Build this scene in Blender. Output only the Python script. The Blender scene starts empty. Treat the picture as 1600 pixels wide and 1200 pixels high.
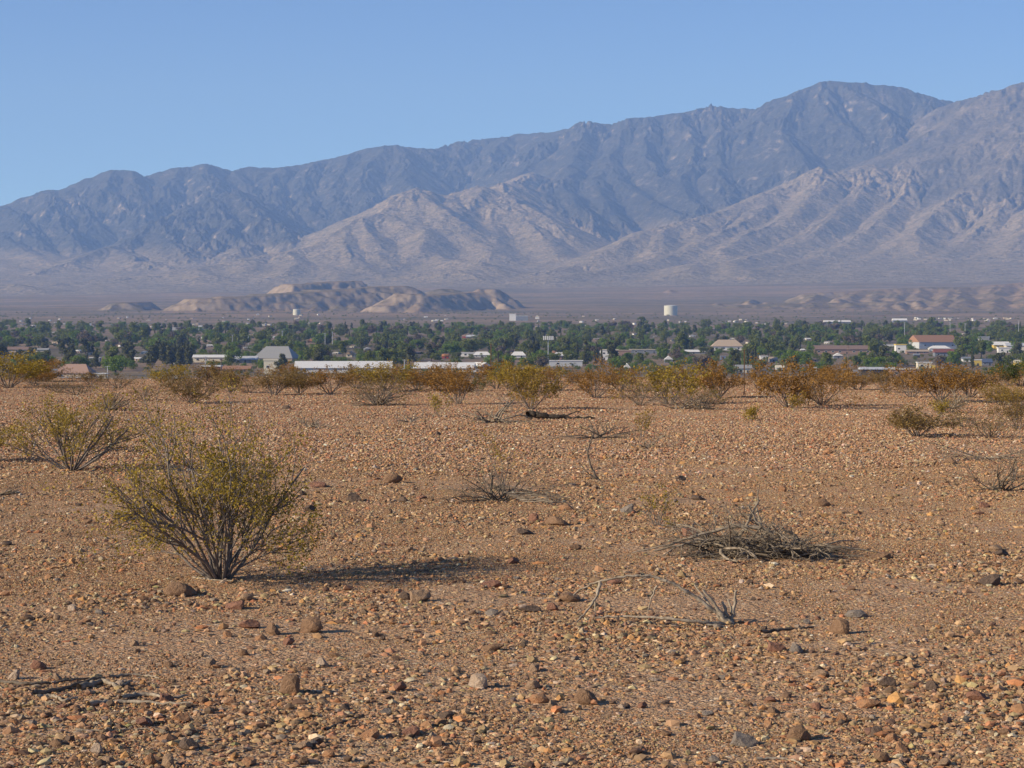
import bpy, math, random
import numpy as np

# ------------------------------------------------------------------ camera, sky, sun, exposure
F, CX, HY, EYE = 3360.0, 800.0, 520.0, 1.6      # focal length in photo pixels, principal column, eye level row, eye height
scene = bpy.context.scene
coll = scene.collection
cam_d = bpy.data.cameras.new("camera")
cam = bpy.data.objects.new("camera", cam_d)
coll.objects.link(cam)
cam.location = (0, 0, EYE)
cam.rotation_euler = (math.radians(90), 0, 0)
cam_d.sensor_width = 36.0
cam_d.lens = 36.0 * F / 1600.0
cam_d.shift_y = -(600.0 - HY) / 1600.0
cam_d.clip_start = 0.1
cam_d.clip_end = 90000.0
scene.camera = cam

SUN_AZ = math.radians(-110.0)     # from +Y, clockwise seen from above
SUN_EL = math.radians(24.0)
world = bpy.data.worlds.new("World")
scene.world = world
world.use_nodes = True
wn = world.node_tree
sky = wn.nodes.new("ShaderNodeTexSky")
sky.sky_type = 'NISHITA'
sky.sun_disc = False
sky.sun_elevation = SUN_EL
sky.sun_rotation = SUN_AZ
sky.altitude = 900.0
sky.air_density = 0.45
sky.dust_density = 0.5
sky.ozone_density = 5.5
bgn = wn.nodes["Background"]
bgn.inputs["Strength"].default_value = 0.15
wn.links.new(sky.outputs[0], bgn.inputs["Color"])

sun_d = bpy.data.lights.new("sun", 'SUN')
sun_d.energy = 5.0
sun_d.angle = math.radians(0.53)
sun_d.color = (1.0, 0.885, 0.72)
sun = bpy.data.objects.new("sun", sun_d)
coll.objects.link(sun)
sdir = np.array([math.sin(SUN_AZ) * math.cos(SUN_EL), math.cos(SUN_AZ) * math.cos(SUN_EL), math.sin(SUN_EL)])
from mathutils import Vector, Matrix, Euler
sun.rotation_euler = Vector(-sdir).to_track_quat('-Z', 'Y').to_euler()

scene.view_settings.view_transform = 'Standard'
scene.view_settings.look = 'None'
scene.view_settings.exposure = 0.3
scene.view_settings.gamma = 1.0
scene.cycles.max_bounces = 4
scene.cycles.diffuse_bounces = 2
scene.cycles.glossy_bounces = 1
scene.cycles.transparent_max_bounces = 6
scene.cycles.volume_bounces = 1
scene.cycles.use_denoising = True

# ------------------------------------------------------------------ helpers
def mesh_from(name, verts, faces, smooth=False):
    """faces: (M,3) or (M,4) int array"""
    me = bpy.data.meshes.new(name)
    verts = np.asarray(verts, np.float32); faces = np.asarray(faces, np.int32)
    k = faces.shape[1]
    me.vertices.add(len(verts)); me.vertices.foreach_set("co", verts.ravel())
    me.loops.add(faces.size); me.loops.foreach_set("vertex_index", faces.ravel())
    me.polygons.add(len(faces))
    me.polygons.foreach_set("loop_start", np.arange(0, faces.size, k, dtype=np.int32))
    me.update(calc_edges=True)
    me.polygons.foreach_set("use_smooth", np.full(len(faces), smooth, dtype=bool))
    return me

def link(name, data, mat=None, parent=None, loc=(0, 0, 0), rot=(0, 0, 0), scale=(1, 1, 1)):
    o = bpy.data.objects.new(name, data)
    coll.objects.link(o)
    o.location = loc; o.rotation_euler = rot; o.scale = scale
    if parent is not None: o.parent = parent
    if mat is not None and data is not None and len(data.materials) == 0: data.materials.append(mat)
    return o

def tag(o, label=None, cat=None, group=None, kind=None):
    if label: o["label"] = label
    if cat: o["category"] = cat
    if group: o["group"] = group
    if kind: o["kind"] = kind
    return o

def _hash(ix, iy, seed):
    h = (ix.astype(np.int64) * 374761393 + iy.astype(np.int64) * 668265263 + seed * 1442695041) & 0xFFFFFFFF
    h = ((h ^ (h >> 13)) * 1274126177) & 0xFFFFFFFF
    return ((h ^ (h >> 16)) & 0xFFFFFF).astype(np.float32) / 16777216.0

def perlin(x, y, seed=0):
    ix = np.floor(x); iy = np.floor(y)
    fx = (x - ix).astype(np.float32); fy = (y - iy).astype(np.float32)
    u = fx * fx * fx * (fx * (fx * 6 - 15) + 10); v = fy * fy * fy * (fy * (fy * 6 - 15) + 10)
    def g(dx, dy):
        a = _hash(ix + dx, iy + dy, seed) * 6.2831853
        return np.cos(a) * (fx - dx) + np.sin(a) * (fy - dy)
    a = g(0, 0) * (1 - u) + g(1, 0) * u
    b = g(0, 1) * (1 - u) + g(1, 1) * u
    return (a * (1 - v) + b * v) * 1.5

def fbm(x, y, octv=4, seed=0):
    s = 0; a = 1.0; t = 0
    for i in range(octv):
        s = s + a * perlin(x * 2 ** i, y * 2 ** i, seed + 17 * i); t += a; a *= 0.5
    return s / t

class NT:
    """small node-tree writer"""
    def __init__(self, name, rough=0.9, spec=0.2):
        self.m = bpy.data.materials.new(name); self.m.use_nodes = True
        self.t = self.m.node_tree; self.b = self.t.nodes["Principled BSDF"]
        self.b.inputs["Roughness"].default_value = rough
        self.b.inputs["Specular IOR Level"].default_value = spec
    def n(self, typ, **kw):
        nd = self.t.nodes.new(typ)
        for k, v in kw.items():
            if k in nd.inputs: nd.inputs[k].default_value = v
            else: setattr(nd, k, v)
        return nd
    def l(self, a, b): self.t.links.new(a, b)
    def pos(self): return self.n("ShaderNodeNewGeometry").outputs["Position"]
    def noise(self, vec, scale, detail=4, rough=0.55, dist=0.0):
        nd = self.n("ShaderNodeTexNoise", Scale=scale, Detail=detail, Roughness=rough, Distortion=dist)
        self.l(vec, nd.inputs["Vector"]); return nd.outputs["Fac"]
    def ramp(self, fac, stops):
        r = self.n("ShaderNodeValToRGB"); e = r.color_ramp.elements
        while len(e) < len(stops): e.new(0.5)
        for el, (p, c) in zip(e, stops):
            el.position = p; el.color = (c, c, c, 1) if not isinstance(c, (tuple, list)) else (*c, 1)
        self.l(fac, r.inputs[0]); return r.outputs[0]
    def mix(self, fac, a, b, typ='MIX'):
        m = self.n("ShaderNodeMix", data_type='RGBA', blend_type=typ)
        for sock, v in ((m.inputs[0], fac), (m.inputs[6], a), (m.inputs[7], b)):
            if hasattr(v, "links"): self.l(v, sock)
            elif isinstance(v, (tuple, list)): sock.default_value = (*v, 1)
            else: sock.default_value = v
        return m.outputs[2]
    def math(self, op, a, b=0.0, clamp=False):
        m = self.n("ShaderNodeMath", operation=op, use_clamp=clamp)
        for sock, v in zip(m.inputs, (a, b)):
            if hasattr(v, "links"): self.l(v, sock)
            else: sock.default_value = v
        return m.outputs[0]
    def bump(self, h, dist, strength=1.0):
        b = self.n("ShaderNodeBump", Strength=strength, Distance=dist)
        self.l(h, b.inputs["Height"]); self.l(b.outputs[0], self.b.inputs["Normal"])
    def color(self, c):
        if hasattr(c, "links"): self.l(c, self.b.inputs["Base Color"])
        else: self.b.inputs["Base Color"].default_value = (*c, 1)
        return self.m

def px(x, y, km):
    """photo column, row and distance in km -> world point"""
    d = km * 1000.0
    return ((x - CX) / F * d, d, EYE + (HY - y) / F * d)

# ------------------------------------------------------------------ the land: valley floor, mesas, mountains
BAJ_D = np.array([0, 80, 110, 160, 1200, 1600, 2200, 3000, 4000, 5000, 6000, 8000, 10000, 12000, 14000, 30000], np.float32)
BAJ_Z = np.array([-6, -6, -14, -27, -27, -24, -16, 0, 19, 38, 60, 120, 212, 370, 575, 900], np.float32)
def bajada(x, y):
    z = np.interp(y, BAJ_D, BAJ_Z).astype(np.float32)
    side = np.clip(x / np.maximum(y, 1.0) / 0.24, -1.5, 1.5)
    far = np.clip((y - 5000) / 6000, 0, 1)
    return z + far * side * 0.2 * z

FOREST = []      # how wooded each ridge is
RIDGES = []     # (polyline of (x, y, z), cross slope, half width of a flat top)
VEG = 1.0
def ridge(pts, slope=0.6, w=0.0): RIDGES.append(([px(*p) for p in pts], slope, w)); FOREST.append(VEG)

ridge([(-160, 350, 17.5), (-60, 335, 17.5), (0, 321, 17.5), (45, 307, 17.5), (75, 297, 17.5), (110, 293, 17.5), (150, 274, 17.5), (182, 264, 17.5),
       (205, 265, 17.5), (222, 278, 17.6), (250, 270, 17.6), (280, 261, 17.7), (302, 261, 17.7), (320, 255, 17.7), (345, 264, 17.8), (370, 268, 17.8), (385, 261, 17.8),
       (400, 262, 17.8), (440, 260, 17.9), (500, 251, 18), (550, 240, 18), (600, 227, 18), (622, 226, 18), (655, 231, 18), (680, 238, 18.3), (720, 222, 18.7),
       (760, 216, 18.8), (800, 211, 18.8), (880, 204, 18.2), (905, 194, 17.7), (920, 191, 17.6), (960, 194, 17.6), (985, 186, 17.5), (1010, 182, 17.5),
       (1060, 176, 17.5), (1112, 166, 17.5), (1140, 170, 17.5), (1200, 168, 17.3), (1215, 158, 17.2), (1250, 141, 17), (1290, 126, 17),
       (1320, 127, 17), (1400, 136, 17), (1440, 147, 17), (1490, 162, 17)], 0.62)
ridge([(1455, 180, 16.2), (1490, 163, 15.8), (1530, 150, 15.5), (1570, 137, 15.4), (1600, 127, 15.4), (1700, 98, 15.3), (1850, 80, 15)], 0.6); FOREST[-1] = 0.45
# left range: spurs running out towards the valley
for r in [
    [(-40, 340, 17.3), (0, 362, 15.9), (22, 378, 15.0), (48, 396, 14.2), (72, 414, 13.6), (90, 428, 13.1)],
    [(-90, 365, 16.5), (-50, 390, 15), (-10, 415, 14), (20, 432, 13.2)],
    [(0, 322, 17.4), (30, 335, 16.4), (45, 358, 15.6), (58, 376, 15.0), (72, 396, 14.4), (88, 414, 13.8)],
    [(75, 298, 17.4), (90, 326, 16.3), (100, 345, 15.8), (112, 366, 15.2), (126, 386, 14.7)],
    [(110, 294, 17.4), (122, 318, 16.6), (138, 338, 16.0), (148, 352, 15.6)],
    [(180, 266, 17.4), (172, 292, 16.8), (188, 312, 16.4), (196, 330, 16.0)],
    [(205, 266, 17.4), (214, 290, 16.8), (222, 310, 16.4)],
    [(280, 262, 17.6), (268, 285, 17.0), (256, 305, 16.5), (240, 322, 16.0)],
    [(320, 256, 17.6), (328, 280, 17.0), (338, 296, 16.4)],
    [(358, 297, 15.8), (334, 307, 15.6), (310, 320, 15.2), (290, 331, 14.9), (250, 346, 14.5), (222, 365, 14.2), (180, 385, 13.9), (150, 394, 13.6), (118, 408, 13.3), (84, 428, 12.8), (50, 440, 12.4)],
    [(358, 297, 15.8), (374, 311, 15.2), (390, 324, 14.8), (408, 338, 14.4), (428, 350, 14.0), (452, 368, 13.6), (470, 380, 13.2)],
    [(290, 331, 14.9), (300, 350, 14.4), (312, 362, 14.0), (330, 378, 13.5)],
    [(330, 310, 15.4), (345, 335, 14.6), (358, 358, 14.0), (372, 378, 13.5), (385, 396, 13.0)],
    [(250, 346, 14.5), (262, 366, 14.0), (280, 384, 13.5), (296, 404, 13.0)],
    [(180, 385, 13.9), (196, 398, 13.4), (214, 412, 13.0), (240, 424, 12.6)],
    [(370, 268, 17.7), (388, 298, 16.8), (402, 312, 16.2), (420, 330, 15.6), (446, 350, 15.0), (474, 366, 14.4)],
    [(440, 260, 17.8), (424, 288, 17.0), (432, 310, 16.4), (446, 330, 15.9), (462, 348, 15.4), (486, 362, 14.9)],
    [(500, 251, 17.9), (478, 276, 17.2), (468, 300, 16.7), (482, 320, 16.2), (500, 340, 15.6), (530, 352, 15.1)],
    [(550, 240, 17.9), (536, 268, 17.2), (520, 292, 16.7), (530, 315, 16.2), (548, 335, 15.7)],
    [(600, 228, 17.9), (580, 256, 17.2), (566, 280, 16.7), (572, 300, 16.3), (586, 318, 15.8)],
    [(622, 227, 17.9), (636, 256, 17.2), (628, 276, 16.8), (640, 292, 16.3)],
    [(680, 238, 18.2), (676, 262, 17.5), (660, 285, 16.9)],
    [(720, 222, 18.6), (712, 250, 17.9), (700, 275, 17.3)],
    [(790, 212, 18.6), (776, 242, 17.8), (770, 268, 17.2)],
    [(880, 204, 18.1), (846, 230, 17.3), (822, 262, 16.6), (800, 282, 16.2)],
]: ridge(r, 0.6)
# the tan front ridge with twin summits
VEG = 0.0
ridge([(20, 462, 10.8), (120, 450, 11.2), (230, 434, 11.4), (300, 420, 11.6), (380, 402, 11.9), (450, 391, 12.1), (497, 380, 12.3), (530, 360, 12.6), (566, 341, 12.9), (606, 323, 13.3),
       (637, 302, 13.6), (656, 293, 13.8), (669, 298, 13.8), (700, 304, 13.9), (731, 296, 14.0), (750, 290, 14.1), (768, 297, 14.2), (781, 287, 14.3), (790, 292, 14.6), (812, 282, 15.2), (830, 268, 15.9)], 0.58)
for r in [
    [(781, 288, 14.3), (796, 305, 14.0), (810, 318, 13.7), (832, 331, 13.4), (856, 344, 13.1), (888, 368, 12.7)],
    [(656, 294, 13.8), (668, 308, 13.5), (684, 320, 13.2), (705, 336, 12.9)],
    [(700, 304, 13.9), (712, 320, 13.5), (722, 335, 13.2)],
    [(750, 291, 14.1), (748, 312, 13.7), (740, 333, 13.4), (724, 350, 13.1), (709, 362, 12.9), (690, 374, 12.6), (668, 387, 12.3), (646, 402, 11.9), (622, 420, 11.5)],
    [(768, 298, 14.2), (776, 318, 13.7), (780, 340, 13.3), (772, 360, 12.9), (776, 382, 12.4), (790, 402, 12.0)],
    [(796, 306, 14.0), (803, 330, 13.4), (824, 336, 13.2), (838, 358, 12.8), (856, 382, 12.3), (872, 398, 12.0)],
    [(709, 362, 12.9), (728, 370, 12.6), (752, 382, 12.3), (770, 394, 12.0)],
    [(566, 341, 12.9), (574, 362, 12.5), (588, 384, 12.1), (612, 416, 11.5)],
    [(606, 324, 13.3), (620, 342, 12.9), (638, 352, 12.7), (664, 348, 12.8), (660, 370, 12.3), (648, 386, 12.0)],
    [(637, 304, 13.6), (644, 326, 13.2), (654, 340, 12.9)],
    [(530, 360, 12.6), (540, 382, 12.1), (552, 402, 11.7), (566, 420, 11.3)],
    [(497, 380, 12.3), (506, 400, 11.9), (516, 418, 11.5), (530, 432, 11.1)],
    [(668, 387, 12.3), (690, 402, 11.8), (716, 414, 11.4), (744, 412, 11.5)],
    [(668, 428, 10.9), (708, 424, 10.9), (740, 436, 10.6)],
    [(700, 404, 11.6), (744, 408, 11.4), (760, 420, 11.0)],
    [(450, 391, 12.1), (462, 412, 11.5), (450, 428, 11.1)],
    [(380, 402, 11.9), (392, 424, 11.3)], [(300, 420, 11.6), (320, 436, 11.1)],
    [(0, 450, 10.6), (20, 449, 10.6), (44, 462, 10.3)],
]: ridge(r, 0.5)
# middle range
VEG = 0.72
for r in [
    [(920, 191, 17.5), (906, 222, 16.8), (896, 250, 16.2), (880, 274, 15.7), (862, 288, 15.4)],
    [(985, 187, 17.4), (968, 220, 16.8), (950, 252, 16.2), (962, 272, 15.7), (977, 290, 15.3), (1000, 302, 15.0), (1020, 312, 14.7), (1046, 326, 14.3), (1070, 340, 13.9)],
    [(950, 252, 16.2), (930, 276, 15.6), (936, 300, 15.0), (952, 326, 14.4), (968, 352, 13.8)],
    [(896, 262, 15.9), (880, 292, 15.2), (892, 312, 14.6), (912, 330, 14.1), (930, 346, 13.7)],
    [(862, 288, 15.4), (846, 308, 14.8), (866, 330, 14.2), (884, 346, 13.8)],
    [(1010, 182, 17.4), (1016, 215, 16.7), (1004, 243, 16.2), (1018, 262, 15.8), (1034, 280, 15.3)],
    [(1060, 176, 17.4), (1072, 205, 16.7), (1088, 230, 16.2), (1084, 258, 15.7), (1060, 276, 15.3), (1072, 300, 14.8), (1098, 322, 14.3)],
    [(1112, 167, 17.4), (1126, 190, 16.9), (1134, 210, 16.4), (1128, 240, 15.8), (1120, 268, 15.3), (1126, 290, 14.9), (1138, 318, 14.3)],
    [(1140, 171, 17.4), (1160, 195, 16.8), (1168, 212, 16.4), (1178, 246, 15.8), (1204, 268, 15.3), (1240, 290, 14.8)],
    [(1250, 142, 16.9), (1232, 170, 16.4), (1222, 200, 15.9), (1236, 228, 15.4), (1262, 256, 14.9)],
    [(1290, 127, 16.9), (1288, 156, 16.4), (1300, 180, 16.0), (1322, 198, 15.7), (1346, 216, 15.4), (1368, 232, 15.1)],
    [(1320, 128, 16.9), (1350, 152, 16.4), (1376, 170, 16.0), (1392, 190, 15.6), (1400, 214, 15.2)],
    [(1440, 148, 16.9), (1446, 172, 16.4), (1436, 200, 15.9)],
]: ridge(r, 0.64)
# right hand range, close
VEG = 0.12
ridge([(943, 394, 11.8), (972, 380, 12.0), (1010, 360, 12.4), (1040, 352, 12.6), (1083, 341, 12.9), (1133, 328, 13.2), (1200, 301, 13.6), (1250, 287, 13.8), (1287, 259, 14.1), (1310, 272, 14.1),
       (1362, 257, 14.3), (1400, 262, 14.3), (1440, 244, 14.5), (1462, 233, 14.7), (1500, 215, 15.0), (1533, 196, 15.2), (1560, 160, 15.4)], 0.52)
for r in [
    [(1600, 128, 15.4), (1580, 165, 15.1), (1560, 200, 14.8), (1548, 232, 14.4), (1526, 262, 14.1)],
    [(1700, 100, 15.3), (1660, 160, 14.9), (1620, 215, 14.5), (1594, 250, 14.1), (1560, 274, 13.8), (1533, 294, 13.5), (1490, 310, 13.2), (1460, 332, 12.9), (1433, 354, 12.6), (1408, 378, 12.3), (1386, 400, 12.0), (1350, 418, 11.6), (1318, 430, 11.3)],
    [(1440, 244, 14.5), (1418, 280, 13.9), (1400, 316, 13.4), (1372, 344, 12.9), (1340, 368, 12.5), (1310, 390, 12.2), (1276, 412, 11.8)],
    [(1462, 234, 14.7), (1474, 256, 14.3), (1488, 276, 14.0), (1500, 296, 13.6)],
    [(1362, 258, 14.3), (1344, 292, 13.7), (1316, 322, 13.2), (1290, 344, 12.8), (1262, 362, 12.5), (1230, 384, 12.2), (1200, 398, 11.9)],
    [(1287, 260, 14.1), (1268, 300, 13.4), (1236, 330, 13.0), (1200, 352, 12.6), (1160, 372, 12.2), (1120, 392, 11.8)],
    [(1200, 302, 13.6), (1170, 336, 13.0), (1140, 356, 12.6), (1100, 374, 12.2), (1060, 392, 11.8), (1010, 410, 11.4)],
    [(1760, 180, 14.6), (1690, 230, 14.1), (1640, 262, 13.7), (1604, 286, 13.4), (1570, 312, 13.1), (1544, 344, 12.7), (1518, 376, 12.3), (1494, 400, 11.9), (1460, 416, 11.5)],
    [(1640, 262, 13.7), (1630, 310, 12.9), (1608, 350, 12.4), (1590, 384, 11.9), (1570, 404, 11.6)],
    [(1800, 240, 13.6), (1730, 300, 12.9), (1680, 340, 12.4), (1640, 380, 11.9), (1610, 402, 11.6)],
    [(1433, 354, 12.6), (1440, 380, 12.1), (1436, 400, 11.8)],
    [(1040, 352, 12.6), (1032, 380, 12.0), (1020, 400, 11.6)], [(1083, 342, 12.9), (1090, 366, 12.4)],
    [(1060, 424, 10.9), (1083, 414, 11.1), (1140, 410, 11.1), (1168, 400, 11.4), (1200, 398, 11.9)],
    [(1140, 410, 11.1), (1156, 426, 10.7), (1176, 436, 10.4)], [(1083, 414, 11.1), (1070, 432, 10.6)],
    [(1010, 410, 11.4), (960, 424, 11.0), (900, 436, 10.6), (850, 444, 10.3)],
    [(960, 424, 11.0), (930, 414, 11.3), (890, 420, 11.1), (840, 434, 10.7)],
    [(1276, 412, 11.8), (1240, 424, 11.2), (1200, 432, 10.8)],
]: ridge(r, 0.56)
N_MTN = len(RIDGES)
# flat-topped remnants and badland cones out on the plain: ridge(points, scarp slope, half width)
ridge([(190, 473, 6.15), (220, 472, 6.3)], 0.5, 22); ridge([(188, 473, 6.15), (176, 479, 6.1), (150, 490, 6.0)], 0.4); ridge([(222, 472, 6.35), (242, 484, 6.3)], 0.5)
ridge([(330, 467, 6.0), (370, 464, 6.07), (430, 460, 6.17), (520, 453, 6.35), (606, 447, 6.5)], 0.55, 70); ridge([(606, 447, 6.5), (622, 455, 6.4), (650, 472, 6.25)], 0.5)
ridge([(330, 467, 6.0), (314, 476, 5.92), (296, 489, 5.8)], 0.5)
ridge([(462, 444, 6.9), (500, 442, 7.0), (540, 439, 7.1)], 0.7, 45); ridge([(462, 444, 6.9), (446, 452, 6.85)], 0.5); ridge([(540, 439, 7.1), (550, 447, 7.0)], 0.6)
ridge([(604, 478, 6.05), (634, 459, 6.15), (652, 463, 6.15), (669, 462, 6.2), (700, 459, 6.35), (744, 456, 6.5), (756, 452, 6.5)], 0.65, 36); ridge([(756, 452, 6.5), (772, 462, 6.45), (786, 474, 6.35)], 0.75)
ridge([(692, 451, 6.9), (706, 452, 6.9)], 0.3, 6)
_r = np.random.default_rng(4)
for (xa, ya, ka), (xb, yb_, kb), n_ in [((336, 467, 6.0), (600, 448, 6.47), 15), ((640, 461, 6.1), (740, 457, 6.46), 7)]:
    for k in range(n_ - 2):      # buttresses down the long scarps
        t = (k + _r.uniform(-0.2, 1.4)) / n_; x_, y_, k_ = xa + (xb - xa) * t, ya + (yb_ - ya) * t, ka + (kb - ka) * t
        q_ = _r.uniform(0.4, 1.0); ridge([(x_, y_ + _r.uniform(8, 13), k_ - 0.045), (x_ - 2 + _r.uniform(-4, 3), y_ + 15 + 6 * q_, k_ - 0.09 - 0.06 * q_), (x_ - 5 + _r.uniform(-6, 4), min(489, y_ + 20 + 12 * q_), k_ - 0.12 - 0.2 * q_)], 0.36)
for (cx_, ty, by, km, w) in [(1047, 443, 462, 8.8, 40), (1010, 458, 464, 8.6, 30), (1310, 454, 476, 7.0, 30), (1362, 453, 480, 6.7, 26), (1404, 458, 482, 6.5, 26), (1434, 454, 480, 6.6, 24), (1255, 470, 480, 6.6, 24), (1200, 466, 478, 7.0, 20),
                             (1484, 476, 486, 6.3, 18), (1550, 474, 488, 6.2, 18), (1510, 466, 478, 6.8, 20), (1580, 468, 480, 6.8, 20), (1170, 462, 474, 7.2, 20), (1120, 470, 478, 7.0, 20)]:
    ty = by - 0.5 * (by - ty); w = w * 0.9
    ridge([(cx_ - w, by, km - 0.12), (cx_, ty, km), (cx_ + w * 0.8, by - 3, km + 0.05)], 0.45)
    ridge([(cx_, ty, km), (cx_ + 4, by, km - 0.35)], 0.45)
ridge([(1270, 458, 7.3), (1360, 453, 7.4), (1450, 449, 7.5), (1520, 449, 7.55), (1600, 441, 7.7), (1720, 436, 7.8)], 0.42, 22)
ridge([(1150, 477, 6.35), (1240, 474, 6.4), (1330, 473, 6.5), (1430, 470, 6.55), (1520, 468, 6.6), (1620, 460, 6.7), (1740, 455, 6.8)], 0.34, 22)
for (xa, ya, ka), (xb, yb_, kb), n_ in [((1280, 458, 7.27), (1700, 437, 7.75), 14), ((1160, 477, 6.33), (1700, 457, 6.75), 16)]:
    for k in range(n_):
        t = (k + _r.uniform(-0.3, 1.3)) / n_; x_, y_, k_ = xa + (xb - xa) * t, ya + (yb_ - ya) * t, ka + (kb - ka) * t; q_ = _r.uniform(0.3, 1.0)
        ridge([(x_, y_ + 2, k_ - 0.02), (x_ - 4 + _r.uniform(-6, 4), y_ + 6 + 4 * q_, k_ - 0.10 - 0.1 * q_), (x_ - 8 + _r.uniform(-8, 6), y_ + 9 + 8 * q_, k_ - 0.15 - 0.3 * q_)], 0.27)

def segs_of(lo, hi):
    out = []
    for (pts, s, w), f in zip(RIDGES[lo:hi], FOREST[lo:hi]):
        for a, b in zip(pts[:-1], pts[1:]): out.append((*a, *b, s, w, f))
    return np.array(out, np.float32)
SEG_M, SEG_V = segs_of(0, N_MTN), segs_of(N_MTN, len(RIDGES))

def tents(X, Y, segs, r=14.0):
    H = np.full(X.shape, -1e4, np.float32); V = np.zeros(X.shape, np.float32)
    for x0, y0, z0, x1, y1, z1, s, w, f in segs:
        dx, dy = x1 - x0, y1 - y0
        L2 = dx * dx + dy * dy + 1e-6
        reach = (max(z0, z1) + 60) / s + w
        m = (X > min(x0, x1) - reach) & (X < max(x0, x1) + reach) & (Y > min(y0, y1) - reach) & (Y < max(y0, y1) + reach)
        if not m.any(): continue
        xx = X[m]; yy = Y[m]
        t = np.clip(((xx - x0) * dx + (yy - y0) * dy) / L2, 0, 1)
        d = np.hypot(xx - x0 - t * dx, yy - y0 - t * dy)
        z = z0 + t * (z1 - z0)
        d = np.maximum(d - w, 0)
        fall = s * (np.sqrt(d * d + r * r) - r)
        fall = fall * (1.0 - 0.22 * np.clip(d / 1500.0, 0, 1))
        h = H[m]; n = z - fall; V[m] = np.where(n > h, f, V[m]); H[m] = np.maximum(h, n)
    return H, V

def smax(a, b, k):
    h = np.clip(0.5 + 0.5 * (a - b) / k, 0, 1)
    return b * (1 - h) + a * h + k * h * (1 - h)

def grid_grad(X, Y, H):
    Xi, Xj = np.gradient(X, axis=0), np.gradient(X, axis=1)
    Yi, Yj = np.gradient(Y, axis=0), np.gradient(Y, axis=1)
    Hi, Hj = np.gradient(H, axis=0), np.gradient(H, axis=1)
    det = Xi * Yj - Xj * Yi
    return (Hi * Yj - Hj * Yi) / det, (Hj * Xi - Hi * Xj) / det

def gullies(X, Y, H, waves, amp, seed=3, gain=1.0):
    """down-slope gullies: stripe noise steered by the slope, finer ones steered by the coarser"""
    for o, wl in enumerate(waves):
        gx, gy = grid_grad(X, Y, H)
        sl = np.hypot(gx, gy) + 1e-6
        tx, ty = -gy / sl, gx / sl
        cell = wl * 1.15
        u, v = X / cell, Y / cell
        iu, iv = np.floor(u), np.floor(v)
        num = np.zeros_like(X); den = np.zeros_like(X) + 1e-6
        for du in (-1, 0, 1):
            for dv in (-1, 0, 1):
                cu = iu + du + 0.15 + 0.7 * _hash(iu + du, iv + dv, seed + o * 31); cv = iv + dv + 0.15 + 0.7 * _hash(iu + du, iv + dv, seed + 7 + o * 31)
                ex, ey = (u - cu) * cell, (v - cv) * cell
                w = np.exp(-((ex * ex + ey * ey) / (cell * cell)) * 2.4)
                num += w * np.cos((ex * tx + ey * ty) * 6.2832 / wl + 6.28 * _hash(iu + du, iv + dv, seed + 13 + o * 31)); den += w
        val = num / den
        H = H + (amp[o] if isinstance(amp, tuple) else amp) * wl * np.clip(sl, 0, 0.8) * val * gain
    return H

def sheet(name, X, Y, Z, mat, smooth=True):
    nr, nc = X.shape
    V = np.stack([X, Y, Z], -1).reshape(-1, 3)
    i = np.arange(nr - 1)[:, None] * nc + np.arange(nc - 1)[None, :]
    Fq = np.stack([i, i + 1, i + nc + 1, i + nc], -1).reshape(-1, 4)
    return tag(link(name, mesh_from(name, V, Fq, smooth), mat), kind="structure")

def land(X, Y):
    base = bajada(X, Y) + fbm(X / 900, Y / 900, 4, 5) * np.interp(Y, [0, 2500, 6000, 12000], [0.5, 2.0, 9.0, 22.0])
    return base

# mountain material: dark scrub and pines up high, tan grass and brush low down, pale granite where it breaks through
def mountain_material():
    N = NT("mountain_rock_and_scrub", 0.95, 0.1)
    g = N.n("ShaderNodeNewGeometry"); p = g.outputs["Position"]
    sep = N.n("ShaderNodeSeparateXYZ"); N.l(p, sep.inputs[0])
    nrm = N.n("ShaderNodeSeparateXYZ"); N.l(g.outputs["Normal"], nrm.inputs[0])
    n1 = N.noise(p, 1 / 900, 5, 0.6); n2 = N.noise(p, 1 / 130, 6, 0.7); n3 = N.noise(p, 1 / 38, 4, 0.75)
    veg = N.n("ShaderNodeAttribute", attribute_name="forest").outputs["Fac"]
    hf = N.math('ADD', veg, N.math('MULTIPLY', N.math('SUBTRACT', n1, 0.5), 0.4))
    ground = N.mix(N.ramp(n2, [(0.35, 0.0), (0.65, 1.0)]), (0.345, 0.272, 0.183), (0.215, 0.178, 0.116))
    forest = N.mix(N.ramp(n2, [(0.36, 0.0), (0.62, 1.0)]), (0.060, 0.060, 0.052), (0.026, 0.030, 0.027))
    col = N.mix(N.ramp(hf, [(0.08, 0.0), (0.68, 1.0)]), ground, forest)
    brush = N.ramp(n3, [(0.50, 0.0), (0.60, 1.0)])
    col = N.mix(N.math('MULTIPLY', brush, 0.62), col, (0.055, 0.055, 0.038))
    n4 = N.noise(p, 1 / 16, 3, 0.75)
    col = N.mix(N.math('MULTIPLY', N.ramp(n4, [(0.5, 0.0), (0.58, 1.0)]), 0.42), col, (0.06, 0.058, 0.042))
    col = N.mix(N.math('MULTIPLY', N.ramp(n4, [(0.36, 1.0), (0.44, 0.0)]), 0.3), col, (0.40, 0.33, 0.26))
    steep = N.ramp(nrm.outputs[2], [(0.70, 1.0), (0.88, 0.0)])
    out = N.ramp(N.noise(p, 1 / 110, 6, 0.75, 0.4), [(0.54, 0.0), (0.64, 1.0)])
    outc = N.math('MULTIPLY', out, N.math('ADD', N.math('MULTIPLY', steep, 0.75), 0.12))
    col = N.mix(outc, col, (0.36, 0.295, 0.23))
    N.bump(N.math('ADD', N.math('MULTIPLY', n3, 0.6), n2), 22.0, 1.0)
    return N.color(col)

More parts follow.
